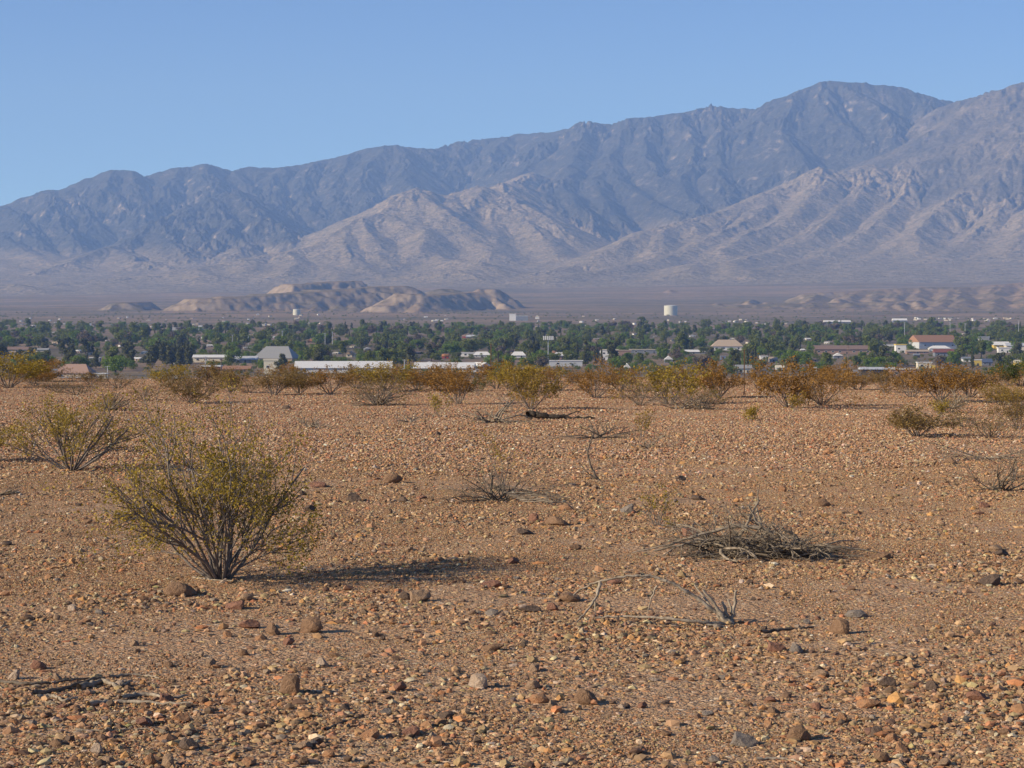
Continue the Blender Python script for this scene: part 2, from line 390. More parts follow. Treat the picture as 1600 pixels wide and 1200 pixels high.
def plain_material():
    N = NT("desert_plain", 0.95, 0.1)
    g = N.n("ShaderNodeNewGeometry"); p = g.outputs["Position"]
    nrm = N.n("ShaderNodeSeparateXYZ"); N.l(g.outputs["Normal"], nrm.inputs[0])
    st = N.n("ShaderNodeVectorMath", operation='MULTIPLY'); st.inputs[1].default_value = (0.35, 1.0, 1.0); N.l(p, st.inputs[0])
    n1 = N.noise(st.outputs[0], 1 / 300, 7, 0.68); n2 = N.noise(p, 1 / 30, 4, 0.7); n3 = N.noise(p, 1 / 9, 3, 0.7)
    col = N.mix(N.ramp(n1, [(0.42, 0.0), (0.58, 1.0)]), (0.29, 0.205, 0.135), (0.165, 0.138, 0.088))
    col = N.mix(N.math('MULTIPLY', N.ramp(n2, [(0.5, 0.0), (0.62, 1.0)]), 0.55), col, (0.085, 0.085, 0.055))
    col = N.mix(N.math('MULTIPLY', N.ramp(n3, [(0.55, 0.0), (0.66, 1.0)]), 0.5), col, (0.07, 0.07, 0.045))
    steep = N.ramp(nrm.outputs[2], [(0.86, 1.0), (0.965, 0.0)])
    scarp = N.mix(N.ramp(N.noise(p, 1 / 45, 4, 0.6), [(0.4, 0.0), (0.6, 1.0)]), (0.34, 0.265, 0.19), (0.24, 0.19, 0.14))
    col = N.mix(steep, col, scarp)
    N.bump(n2, 4.0, 0.7)
    return N.color(col)

MAT_MTN, MAT_PLAIN = mountain_material(), plain_material()

def build_land():
    az = np.linspace(-0.30, 0.30, 1060)              # x / y
    # mountains
    dm = np.exp(np.linspace(math.log(9900.0), math.log(20500.0), 470))
    A, D = np.meshgrid(az, dm)
    X = (A * D).astype(np.float32); Y = D.astype(np.float32)
    wx = fbm(X / 700, Y / 700, 3, 40) * 55 + fbm(X / 180, Y / 180, 2, 50) * 14
    wy = fbm(X / 700, Y / 700, 3, 60) * 90 + fbm(X / 180, Y / 180, 2, 70) * 14
    T, veg = tents(X + wx, Y + wy, SEG_M, 30.0)
    def blur(a, ni, nj):
        for ax, n in ((0, ni), (1, nj)):
            for _ in range(n):
                p = np.pad(a, [(1, 1) if k == ax else (0, 0) for k in (0, 1)], mode='edge')
                a = 0.5 * a + 0.25 * (np.take(p, range(0, a.shape[ax]), ax) + np.take(p, range(2, a.shape[ax] + 2), ax))
        return a
    veg = blur(veg, 12, 24) + fbm(X / 500, Y / 500, 4, 33) * 0.25
    base0 = land(X, Y)
    soft = np.clip(1.0 - 1.6 * veg, 0, 1) * 0.6
    T = np.maximum(blur(T, 3, 14), T - 25.0)
    T = T * (1 - 0.25 * soft) + blur(T, 6, 36) * 0.25 * soft
    low = np.clip(1.0 - (T - base0) / 420.0, 0, 1) * np.clip(1.0 - 1.6 * veg, 0, 1)
    T = T * (1 - 0.7 * low) + blur(T, 14, 80) * 0.7 * low
    rough = (1 - 0.55 * low) * (0.75 + 0.5 * (1 - soft)) * np.clip(1.0 + 1.5 * fbm(X / 1300, Y / 1300, 3, 81), 0.2, 2.0)
    base = land(X, Y)
    mh = np.clip((T - base) / 250.0, 0, 1)
    T = gullies(X, Y, T, (700, 360, 190, 100, 58), (0.05, 0.06, 0.075, 0.10, 0.11), 3, rough)
    T = T + mh * (fbm(X / 260, Y / 260, 4, 90) * 14 + np.abs(fbm(X / 110, Y / 110, 3, 95)) * 16)
    H = smax(T, base, 110.0)
    Tv, _ = tents(X, Y, SEG_V); H0 = smax(Tv, base, 6.0)
    k = np.clip((Y - 9900) / 400.0, 0, 1)
    H = np.where(Y < 10300, H0 * (1 - k) + np.maximum(H, H0) * k, H)
    o = sheet("mountain_range", X, Y, H, MAT_MTN)
    at = o.data.attributes.new("forest", 'FLOAT', 'POINT')
    veg = veg * np.clip((H - base) / 160.0 , 0, 1)
    at.data.foreach_set("value", veg.astype(np.float32).ravel())
    # valley floor
    dv = np.concatenate([np.exp(np.linspace(math.log(78.0), math.log(1000.0), 60))[:-1], np.exp(np.linspace(math.log(1000.0), math.log(5700.0), 150))[:-1],
                         np.linspace(5700, 7300, 170)[:-1], np.exp(np.linspace(math.log(7300.0), math.log(9900.0), 70))])
    az2 = np.concatenate([az[::2], az[-1:]]) if len(az[::2]) * 2 != len(az) + 1 else az[::2]
    az2 = np.linspace(-0.30, 0.30, 800)
    A, D = np.meshgrid(az2, dv)
    X = (A * D).astype(np.float32); Y = D.astype(np.float32)
    # close to the camera the sheet must still reach out sideways
    widen = np.interp(Y, [78, 400, 1200], [6.0, 2.0, 1.0]).astype(np.float32); X = X * widen
    base = land(X, Y)
    nz = fbm(X / 75, Y / 75, 4, 21) * 26
    Tv, _ = tents(X + nz, Y + fbm(X / 60, Y / 60, 4, 22) * 30, SEG_V, 2.5)
    Tv = gullies(X, Y, Tv, (60, 30), (0.035, 0.06), 11)
    H = smax(Tv, base, 5.0)
    sheet("valley_floor", X, Y, H, MAT_PLAIN)
build_land()

def haze():
    x, y0, y1, z0, z1 = 9000.0, -300.0, 21500.0, -45.0, 2450.0
    V = [(-x, y0, z0), (x, y0, z0), (x, y1, z0), (-x, y1, z0), (-x, y0, z1), (x, y0, z1), (x, y1, z1), (-x, y1, z1)]
    Fc = [(0, 3, 2, 1), (4, 5, 6, 7), (0, 1, 5, 4), (1, 2, 6, 5), (2, 3, 7, 6), (3, 0, 4, 7)]
    m = bpy.data.materials.new("haze"); m.use_nodes = True
    t = m.node_tree; t.nodes.remove(t.nodes["Principled BSDF"])
    v = t.nodes.new("ShaderNodeVolumePrincipled")
    v.inputs["Color"].default_value = (0.30, 0.50, 1.0, 1)
    v.inputs["Absorption Color"].default_value = (0.5, 0.5, 0.5, 1)
    v.inputs["Density"].default_value = HAZE
    t.links.new(v.outputs[0], t.nodes["Material Output"].inputs["Volume"])
    o = link("haze", mesh_from("haze", V, Fc), m)
    tag(o, "thin blue haze filling the valley air", None, None, "stuff")
HAZE = 5.2e-5
haze()

# ------------------------------------------------------------------ the foreground terrace
def ground_z(x, y):
    x = np.asarray(x, np.float32); y = np.asarray(y, np.float32)
    near = np.clip((72 - y) / 20.0, 0, 1)
    z = fbm(x / 5.0 + 3.1, y / 7.0, 2, 201) * 0.030 + fbm(x / 1.1, y / 1.3, 2, 202) * 0.010
    edge = 75.0 + fbm(x / 14.0, x * 0 + 0.5, 2, 203) * 6.0 - 0.0012 * x * x
    d = np.maximum(y - edge, 0)
    return z - np.where(d < 6, d * d * 0.035, 0.035 * 36 + (d - 6) * 0.42)

def gp(x, y):
    """photo pixel on the terrace -> world point on the ground"""
    d = EYE * F / (y - HY)
    wx = (x - CX) / F * d
    for _ in range(3):
        d = (EYE - float(ground_z(wx, d))) * F / (y - HY); wx = (x - CX) / F * d
    return Vector((wx, d, float(ground_z(wx, d))))

def soil_material():
    N = NT("stony_soil", 0.95, 0.15)
    p = N.pos()
    big = N.noise(p, 0.35, 4, 0.6); fine = N.noise(p, 26.0, 4, 0.7)
    v = N.n("ShaderNodeTexVoronoi", Scale=34.0, feature='F1'); N.l(p, v.inputs["Vector"])
    v2 = N.n("ShaderNodeTexVoronoi", Scale=85.0, feature='F1'); N.l(p, v2.inputs["Vector"])
    hue = N.n("ShaderNodeSeparateColor"); N.l(v.outputs["Color"], hue.inputs[0])
    stone = N.ramp(hue.outputs[0], [(0.0, (0.16, 0.09, 0.05)), (0.2, (0.34, 0.185, 0.095)), (0.45, (0.44, 0.265, 0.14)), (0.7, (0.50, 0.32, 0.175)), (0.86, (0.42, 0.185, 0.08)), (1.0, (0.64, 0.50, 0.34))])
    soil = N.mix(N.ramp(big, [(0.35, 0.0), (0.65, 1.0)]), (0.42, 0.262, 0.135), (0.33, 0.195, 0.096))
    soil = N.mix(N.math('MULTIPLY', fine, 0.35), soil, (0.45, 0.31, 0.19))
    sc = N.n("ShaderNodeSeparateColor"); N.l(v2.outputs["Color"], sc.inputs[0])
    soil = N.mix(N.math('MULTIPLY', N.ramp(sc.outputs[1], [(0.6, 0.0), (0.62, 1.0)]), 0.6), soil, N.ramp(sc.outputs[0], [(0.0, (0.18, 0.11, 0.075)), (0.5, (0.42, 0.28, 0.18)), (1.0, (0.5, 0.38, 0.27))]))
    sep = N.n("ShaderNodeSeparateXYZ"); N.l(p, sep.inputs[0])
    cover = N.math('MULTIPLY', N.ramp(hue.outputs[1], [(0.35, 0.0), (0.37, 1.0)]), 0.85)
    col = N.mix(cover, soil, stone)
    h = N.math('ADD', N.math('MULTIPLY', N.math('SUBTRACT', 0.6, v.outputs["Distance"]), cover), N.math('MULTIPLY', fine, 0.35))
    h = N.math('ADD', h, N.math('MULTIPLY', N.math('SUBTRACT', 0.6, v2.outputs["Distance"]), 0.35))
    N.bump(h, 0.018, 1.0)
    return N.color(col)
MAT_SOIL = soil_material()

def build_terrace():
    ys = np.concatenate([np.linspace(-60, 5, 14)[:-1], np.linspace(5, 30, 160)[:-1], np.linspace(30, 128, 170)])
    xs = np.concatenate([np.linspace(-130, -14, 60)[:-1], np.linspace(-14, 14, 180)[:-1], np.linspace(14, 130, 60)])
    X, Y = np.meshgrid(xs.astype(np.float32), ys.astype(np.float32))
    return sheet("desert_ground", X, Y, ground_z(X, Y), MAT_SOIL)
GROUND = build_terrace()

# ---- stones
def ico(sub):
    import bmesh
    bm = bmesh.new(); bmesh.ops.create_icosphere(bm, subdivisions=sub, radius=1.0)
    bm.verts.ensure_lookup_table()
    V = np.array([v.co[:] for v in bm.verts], np.float32); Fc = np.array([[v.index for v in f.verts] for f in bm.faces], np.int32)
    bm.free(); return V, Fc
ICO1, ICO2, ICO3 = ico(1), ico(2), ico(3)
STONE_COL = np.array([(0.44, 0.265, 0.14), (0.52, 0.335, 0.18), (0.36, 0.19, 0.095), (0.42, 0.18, 0.085), (0.26, 0.165, 0.10), (0.15, 0.09, 0.06), (0.62, 0.47, 0.31), (0.34, 0.27, 0.19), (0.52, 0.26, 0.10), (0.40, 0.30, 0.15), (0.72, 0.60, 0.44)], np.float32)
STONE_P = np.array([22, 17, 17, 9, 13, 8, 5, 8, 5, 9, 1.2]); STONE_P = STONE_P / STONE_P.sum()
def stone_material():
    N = NT("pebble_stone", 0.85, 0.25)
    a = N.n("ShaderNodeAttribute", attribute_name="tint").outputs["Color"]
    p = N.n("ShaderNodeTexCoord").outputs["Object"]
    n = N.noise(p, 60.0, 4, 0.7)
    col = N.mix(N.ramp(n, [(0.3, 0.0), (0.7, 1.0)]), a, N.mix(0.55, a, (0.16, 0.09, 0.05)))
    N.bump(n, 0.004, 0.6)
    return N.color(col)
MAT_STONE = stone_material()

def add_tint(me, col):
    at = me.attributes.new("tint", 'FLOAT_COLOR', 'POINT')
    at.data.foreach_set("color", np.concatenate([col, np.ones((len(col), 1))], 1).astype(np.float32).ravel())

def stone_batch(rng, P, size, base=ICO1, tone=(1.0, 0.99, 0.86)):
    """stones of the given sizes lying at P (n, 3) as one mesh's arrays"""
    V0, F0 = base; n, k = len(P), len(V0)
    jit = 1.0 + rng.uniform(-0.32, 0.28, (n, k, 1))
    V = V0[None] * jit * np.stack([rng.uniform(0.8, 1.25, n), rng.uniform(0.65, 1.0, n), rng.uniform(0.38, 0.75, n)], -1)[:, None, :]
    a = rng.uniform(0, 6.283, n); b = rng.normal(0, 0.25, n)
    ca, sa, cb, sb = np.cos(a), np.sin(a), np.cos(b), np.sin(b)
    x, y, z = V[..., 0], V[..., 1], V[..., 2]
    y, z = y * cb[:, None] - z * sb[:, None], y * sb[:, None] + z * cb[:, None]
    x, y = x * ca[:, None] - y * sa[:, None], x * sa[:, None] + y * ca[:, None]
    V = np.stack([x, y, z], -1) * (size * 0.5)[:, None, None] + P[:, None, :]
    Fc = (F0[None] + (np.arange(n) * k)[:, None, None]).reshape(-1, 3)
    ci = rng.choice(len(STONE_COL), n, p=STONE_P)
    col = STONE_COL[ci] * np.array(tone) * rng.uniform(0.72, 1.28, (n, 1)) * rng.normal(1.0, 0.05, (n, 3))
    return V.reshape(-1, 3), Fc, np.clip(np.repeat(col, k, 0), 0.02, 0.8)

def tile_collection(name, count, radius, n, lo, hi, power, seed, grit=0):
    c = bpy.data.collections.new(name)
    LO, HI, NN = lo, hi, n
    for t in range(count):
        lo, hi, n = (LO, HI, NN) if t >= grit else (LO * 0.8, HI * 0.42, int(NN * 1.25))
        rng = np.random.default_rng(seed + t)
        r = radius * np.sqrt(rng.uniform(0, 1, n)) * rng.uniform(0.85, 1.1, n); th = rng.uniform(0, 6.283, n)
        size = lo * (1 - rng.uniform(0, 1, n) * (1 - (lo / hi) ** power)) ** (-1 / power)
        P = np.stack([r * np.cos(th), r * np.sin(th), size * rng.uniform(-0.12, 0.16, n)], -1)
        V, Fc, col = stone_batch(rng, P, size, tone=(1.12, 1.10, 1.10) if name == 'far_pebbles' else (1.02, 1.01, 0.94))
        me = mesh_from(name, V, Fc, False); add_tint(me, col); me.materials.append(MAT_STONE)
        c.objects.link(bpy.data.objects.new(f"{name}_{t:02d}", me))
    return c

def scatter_object(name, P, rot, scl, idx, tiles, label):
    me = bpy.data.meshes.new(name); me.vertices.add(len(P)); me.vertices.foreach_set("co", np.asarray(P, np.float32).ravel())
    for nm, ty, arr, key in (("rot", 'FLOAT_VECTOR', rot, "vector"), ("scl", 'FLOAT', scl, "value"), ("idx", 'INT', idx, "value")):
        me.attributes.new(nm, ty, 'POINT').data.foreach_set(key, np.asarray(arr).ravel())
    o = link(name, me)
    g = bpy.data.node_groups.new(name, 'GeometryNodeTree')
    g.interface.new_socket("Geometry", in_out='INPUT', socket_type='NodeSocketGeometry'); g.interface.new_socket("Geometry", in_out='OUTPUT', socket_type='NodeSocketGeometry')
    gi, go = g.nodes.new("NodeGroupInput"), g.nodes.new("NodeGroupOutput")
    ci = g.nodes.new("GeometryNodeCollectionInfo"); ci.inputs["Collection"].default_value = tiles; ci.inputs["Separate Children"].default_value = True; ci.inputs["Reset Children"].default_value = True
    ip = g.nodes.new("GeometryNodeInstanceOnPoints"); ip.inputs["Pick Instance"].default_value = True
    def att(nm, ty):
        n = g.nodes.new("GeometryNodeInputNamedAttribute"); n.data_type = ty; n.inputs["Name"].default_value = nm; return n.outputs[0]
    g.links.new(gi.outputs[0], ip.inputs["Points"]); g.links.new(ci.outputs[0], ip.inputs["Instance"])
    g.links.new(att("rot", 'FLOAT_VECTOR'), ip.inputs["Rotation"]); g.links.new(att("scl", 'FLOAT'), ip.inputs["Scale"]); g.links.new(att("idx", 'INT'), ip.inputs["Instance Index"])
    g.links.new(ip.outputs[0], go.inputs[0])
    o.modifiers.new("scatter", 'NODES').node_group = g
    return tag(o, label, None, None, "stuff")

def scatter_tiles(name, tiles, y0, y1, step, margin, seed, label, zoff=0.0, keep=None, pick=None):
    rng = np.random.default_rng(seed)
    pts = []
    y = y0
    while y < y1:
        hw = 0.24 * y + margin
        n = int(2 * hw / step) + 1
        xs = np.linspace(-hw, hw, n) + rng.uniform(-0.35, 0.35, n) * step
        pts += [(x, y + rng.uniform(-0.35, 0.35) * step) for x in xs]
        y += step * 0.88
    P = np.array(pts, np.float32)
    if keep is not None:
        P = P[rng.uniform(0, 1, len(P)) < keep(P[:, 0], P[:, 1])]
    e = 0.25
    gx = (ground_z(P[:, 0] + e, P[:, 1]) - ground_z(P[:, 0] - e, P[:, 1])) / (2 * e); gy = (ground_z(P[:, 0], P[:, 1] + e) - ground_z(P[:, 0], P[:, 1] - e)) / (2 * e)
    yaw = rng.uniform(0, 6.283, len(P))
    rot = []
    for a, b, w in zip(gx, gy, yaw):
        q = Vector((-a, -b, 1)).to_track_quat('Z', 'Y') ; rot.append((q.to_matrix() @ Matrix.Rotation(w, 3, 'Z')).to_euler()[:])
    P3 = np.concatenate([P, (ground_z(P[:, 0], P[:, 1]) + zoff)[:, None]], 1)
    return scatter_object(name, P3, np.array(rot, np.float32), rng.uniform(0.85, 1.2, len(P)).astype(np.float32), (pick(P, rng) if pick else rng.integers(0, len(tiles.objects), len(P))).astype(np.int32), tiles, label)

BARE = [(350, 1000, 1.0, 1.0), (1150, 945, 1.1, 0.9), (1080, 1110, 0.7, 0.8), (700, 975, 0.9, 0.7), (560, 1190, 0.6, 0.6), (1360, 1010, 0.8, 0.6)]
def bare(x, y):
    k = np.clip(0.97 - 4.0 * np.clip(fbm(x / 1.5 + 9, y / 2.4, 3, 303) - 0.06, 0, 1), 0.06, 1)
    for a, b, rx, ry in BARE:
        p = gp(a, b); k = k * np.clip(((x - p.x) / rx) ** 2 + ((y - p.y) / ry) ** 2, 0.04, 1)
    return k
scatter_tiles("gravel", tile_collection("fine_gravel", 10, 0.55, 1250, 0.007, 0.05, 1.6, 900, 5), 5.5, 27, 0.50, 2.6, 1, "pebble gravel covering the near desert terrace", keep=bare,
              pick=lambda P, r: r.integers(0, 5, len(P)) + 5 * (fbm(P[:, 0] / 1.3, P[:, 1] / 1.9, 3, 515) * 1.6 + r.normal(0, 0.18, len(P)) + np.clip((10.5 - P[:, 1]) / 6, -0.25, 0.5) > 0).astype(int))
scatter_tiles("coarse_gravel", tile_collection("loose_pebbles", 6, 1.1, 110, 0.026, 0.08, 2.6, 940), 5.5, 40, 1.2, 3.0, 2, "larger loose pebbles strewn over the gravel", keep=bare)
scatter_tiles("far_gravel", tile_collection("far_pebbles", 6, 1.5, 1500, 0.022, 0.06, 2.2, 970), 26, 80, 1.75, 5.0, 3, "stony gravel on the far half of the terrace")

# ---- single rocks
def rock_material(name, c, c2):
    N = NT(name, 0.88, 0.2)
    p = N.n("ShaderNodeTexCoord").outputs["Object"]
    n = N.noise(p, 2.3, 5, 0.65); f = N.noise(p, 14.0, 4, 0.7)
    col = N.mix(N.ramp(n, [(0.35, 0.0), (0.66, 1.0)]), c, c2)
    col = N.mix(N.math('MULTIPLY', f, 0.35), col, (0.30, 0.2, 0.13))
    N.bump(N.math('ADD', n, N.math('MULTIPLY', f, 0.3)), 0.10, 0.6)
    return N.color(col)
ROCK_MATS = {
    'dark': rock_material("dark_varnished_rock", (0.085, 0.06, 0.045), (0.15, 0.10, 0.07)),
    'brown': rock_material("brown_rock", (0.19, 0.105, 0.055), (0.28, 0.165, 0.09)),
    'red': rock_material("red_brown_rock", (0.24, 0.105, 0.065), (0.31, 0.15, 0.09)),
    'orange': rock_material("orange_rock", (0.42, 0.19, 0.08), (0.40, 0.23, 0.12)),
    'tan': rock_material("tan_rock", (0.38, 0.25, 0.15), (0.30, 0.19, 0.11)),
    'pale': rock_material("pale_rock", (0.52, 0.40, 0.29), (0.42, 0.30, 0.2)),
    'grey': rock_material("grey_rock", (0.20, 0.18, 0.155), (0.27, 0.22, 0.17)),
}
def rock_meshes():
    out = []
    for k in range(9):
        rng = np.random.default_rng(50 + k)
        V, Fc = ICO3[0].copy(), ICO3[1]
        for _ in range(11):      # chipped planes
            n = rng.normal(size=3); n /= np.linalg.norm(n); h = rng.uniform(0.45, 0.82)
            d = V @ n; V -= np.outer(np.maximum(d - h, 0) * 0.97, n)
        V += V * (fbm(V[:, 0] * 1.7 + k, V[:, 1] * 1.7 + V[:, 2] * 1.3, 3, 60 + k) * 0.12)[:, None]
        V[:, 2] = np.where(V[:, 2] < 0, V[:, 2] * 0.7, V[:, 2])
        out.append((V, Fc))
    return out
ROCKS = rock_meshes(); ROCK_ME = {}
def rock_mesh(k, c):
    if (k, c) not in ROCK_ME:
        me = mesh_from("rock", ROCKS[k][0], ROCKS[k][1], False); me.materials.append(ROCK_MATS[c]); ROCK_ME[(k, c)] = me
    return ROCK_ME[(k, c)]
def put_rock(name, P, w, h, c, k, yaw, tilt=0.0, parent=None, deep=0.75, sink=0.30):
    o = link(name, rock_mesh(k % 9, c), None, parent)
    o.location = (P[0], P[1], P[2] + h * (0.5 - sink)); o.scale = (w * 0.5, w * 0.5 * deep, h * 0.62)
    o.rotation_euler = (tilt * 0.4, tilt, yaw)
    return o
ROCK_LIST = [   # x, y (bottom), width px, height px, colour, tilt, label
    (551, 785, 30, 15, 'dark', 0.15, "dark brown wedge rock, largest of the stones right of the creosote bush"),
    (613, 756, 32, 16, 'brown', -0.3, "brown boulder raised at one end behind the dark wedge rock"),
    (497, 762, 28, 10, 'red', 0.25, "flat reddish rock slanting down behind the creosote bush's right side"),
    (470, 775, 15, 12, 'dark', 0, "small dark round rock below the flat slanting reddish rock"),
    (485, 801, 18, 12, 'dark', 0.2, "small dark rock at the right edge of the creosote bush"),
    (632, 785, 18, 8, 'dark', 0.1, "small blackish flat rock right of the dark wedge rock"),
    (660, 780, 18, 7, 'red', 0, "low reddish rock in line with the dead shrub's twigs"),
    (607, 806, 15, 10, 'brown', 0, "brown rock alone below the dark wedge rock"),
    (448, 640, 17, 6, 'dark', 0, "dark flat stone far off on the open gravel"),
    (684, 681, 11, 7, 'dark', 0, "tiny dark stone on the open gravel below the small green sprout"),
    (560, 681, 11, 6, 'dark', 0, "tiny dark flat stone alone in the middle distance"),
    (980, 803, 22, 16, 'grey', 0, "rounded dark grey rock left of the small creosote seedling"),
    (1088, 782, 24, 10, 'dark', 0.1, "flat blackish rock right of the small creosote seedling"),
    (1063, 752, 16, 9, 'dark', 0, "small dark rock behind the small creosote seedling"),
    (872, 822, 38, 14, 'brown', 0, "broad low brown rock below the grey dead shrub"),
    (822, 836, 28, 11, 'dark', 0.3, "dark rock throwing a sharp shadow below the grey dead shrub"),
    (834, 816, 18, 12, 'red', 0, "reddish rock just left of the broad low brown rock"),
    (884, 798, 26, 10, 'orange', 0, "orange brown flat rock under the tips of the dead twigs"),
    (1076, 840, 32, 18, 'red', -0.25, "reddish brown rock leaning at the brush pile's left end"),
    (281, 933, 50, 24, 'brown', 0, "buried brown mound of rock in front of the creosote bush's foot"),
    (368, 953, 34, 16, 'red', 0.1, "smooth reddish slab below the creosote bush's shadow"),
    (382, 940, 26, 16, 'tan', -0.35, "tan rock leaning over the smooth reddish slab"),
    (389, 983, 30, 15, 'red', 0, "red brown oval rock above the bare sandy patch"),
    (428, 993, 26, 18, 'brown', 0.2, "dark brown rock beside the red brown oval rock"),
    (452, 1009, 18, 16, 'red', 0, "small brick red rock below the dark brown one"),
    (488, 990, 40, 22, 'brown', -0.2, "long brown rock at the right end of the row above the sandy patch"),
    (455, 1087, 40, 36, 'brown', 0.45, "upright brown stone slab, tallest stone on the ground"),
    (257, 1098, 28, 15, 'red', 0, "brown rock lying on the pale dead sticks"),
    (60, 1047, 24, 16, 'red', 0, "red brown rock above the dead sticks near the left edge"),
    (22, 1063, 20, 17, 'pale', 0, "pale pink round stone at the left edge"),
    (39, 970, 24, 12, 'brown', 0, "flat brown rock near the left edge below the creosote bush"),
    (282, 1130, 26, 16, 'orange', 0, "orange stone below the pale dead sticks"),
    (152, 1180, 20, 17, 'pale', 0.3, "pale wedge stone near the bottom left corner"),
    (170, 1198, 24, 20, 'tan', 0.2, "tan rock beside the pale wedge stone at the bottom"),
    (263, 1199, 22, 18, 'tan', 0, "round tan stone at the bottom edge"),
    (234, 1196, 18, 18, 'orange', 0, "orange tan stone left of the round tan one at the bottom"),
    (652, 942, 40, 22, 'tan', -0.3, "tan rock tilted over a dark hollow below the bush's shadow"),
    (634, 938, 22, 14, 'dark', 0.2, "dark rock tucked against the tilted tan rock"),
    (767, 919, 30, 13, 'red', 0.1, "dark red rock at the end of the creosote bush's shadow"),
    (886, 941, 38, 18, 'brown', 0, "large brown rock under the arched dead branch's tip"),
    (827, 957, 32, 11, 'dark', 0, "dark flat rock left of the arched dead branch"),
    (864, 955, 18, 12, 'red', 0, "purplish red stone beside the dark flat rock"),
    (771, 1018, 34, 15, 'brown', -0.15, "flat brown rock alone on the middle foreground gravel"),
    (748, 1076, 34, 20, 'pale', 0, "smooth pale pinkish oval stone in the middle foreground"),
    (842, 1098, 34, 14, 'orange', 0.15, "orange slab right of the smooth pale oval stone"),
    (862, 1108, 22, 14, 'tan', 0.3, "tan rock leaning on the orange slab's right end"),
    (915, 1102, 36, 26, 'brown', 0, "blocky brown rock with a black shadow in the middle foreground"),
    (578, 1156, 28, 18, 'orange', 0, "orange tan stone near the bottom with a dark shadow"),
    (661, 1124, 20, 12, 'orange', 0, "small bright orange stone left of the orange slab"),
    (602, 1118, 17, 12, 'grey', 0, "pale grey pebble above the orange tan stone"),
    (504, 1043, 18, 14, 'pale', 0, "pale pinkish stone right of the upright slab"),
    (961, 914, 24, 11, 'red', 0, "dark red rock under the arch of the dead branch"),
    (1313, 992, 34, 22, 'brown', 0.3, "brown wedge rock right of the dead branch's stump"),
    (1338, 965, 36, 12, 'grey', 0.1, "flat grey brown rock behind the brown wedge rock"),
    (1209, 1019, 36, 16, 'red', 0, "oval red brown rock below the dead branch's stump"),
    (1244, 1022, 20, 17, 'grey', 0, "grey round stone beside the oval red brown rock"),
    (1546, 917, 32, 20, 'dark', 0, "large dark olive rock near the right edge"),
    (1588, 913, 22, 12, 'brown', 0, "brown stone at the right edge beside the large dark rock"),
    (1386, 1075, 24, 18, 'dark', 0, "dark brown cube-like rock in the right foreground"),
    (1458, 1082, 22, 17, 'dark', 0, "dark round rock right of the cube-like one in the foreground"),
    (1358, 1107, 36, 19, 'orange', 0, "blocky orange brown rock, biggest orange stone in the right foreground"),
    (1314, 1131, 20, 15, 'orange', 0.2, "orange red stone left of the blocky orange rock"),
    (1247, 1158, 36, 24, 'brown', 0, "rounded brown rock low in the right foreground"),
    (1158, 1167, 52, 22, 'grey', 0.1, "wide flat blue grey rock low in the foreground"),
    (1377, 1191, 26, 17, 'brown', 0, "brown stone at the bottom edge right of the rounded rock"),
    (1376, 875, 30, 13, 'brown', 0, "brown rock at the brush pile's right end"),
    (1553, 861, 24, 12, 'tan', 0, "tan stone above the large dark rock near the right edge"),
    (1566, 870, 22, 11, 'dark', 0, "dark flat stone below the tan stone near the right edge"),
    (1486, 726, 20, 9, 'brown', 0, "brown stone left of the dead shrub at the right edge"),
    (1295, 710, 15, 10, 'orange', 0, "orange stone alone on the gravel before the rust bushes"),
    (1222, 769, 14, 9, 'orange', 0, "small orange stone above the brush pile"),
    (1284, 792, 28, 12, 'brown', 0.1, "flat brown rock just above the brush pile"),
    (1536, 794, 20, 10, 'red', 0, "red stone on gravel below the right edge's dead shrub"),
    (200, 813, 20, 11, 'dark', 0, "dark rock against the creosote bush's left branches"),
    (137, 819, 16, 9, 'brown', 0, "brown stone left of the creosote bush with a small shadow"),
    (9, 853, 18, 10, 'dark', 0, "black looking stone at the left edge"),
]
for k, (x, y, w, h, c, tilt, lab) in enumerate(ROCK_LIST):
    P = gp(x, y - 0.12 * h); m = P.y / F
    o = put_rock("rock", P, w * m * 1.2, h * m * 1.3, c, k * 5 + 2, (k * 2.39) % 0.9 - 0.45, tilt, None, 0.8)
    tag(o, lab, "rock", "rocks lying on the gravel terrace")
rng = np.random.default_rng(77)
cnt = 0
while cnt < 220:
    py = 560 + 640 * rng.uniform(0.05, 1) ** 0.6; pxx = rng.uniform(-30, 1630)
    if any(abs(pxx - r[0]) < r[2] and abs(py - r[1]) < 22 for r in ROCK_LIST) or py > 1225: continue
    P = gp(pxx, py)
    if P.y > 34: continue
    w = rng.choice([0.045, 0.055, 0.065, 0.08, 0.10], p=[.3, .3, .22, .13, .05])
    put_rock("cobble", P, w, w * rng.uniform(0.4, 0.7), rng.choice(['dark', 'brown', 'red', 'orange', 'tan', 'pale', 'grey'], p=[.14, .27, .17, .10, .17, .06, .09]), int(rng.integers(9)), rng.uniform(0, 6.28), rng.normal(0, 0.2), GROUND, 0.8, 0.28)
    cnt += 1

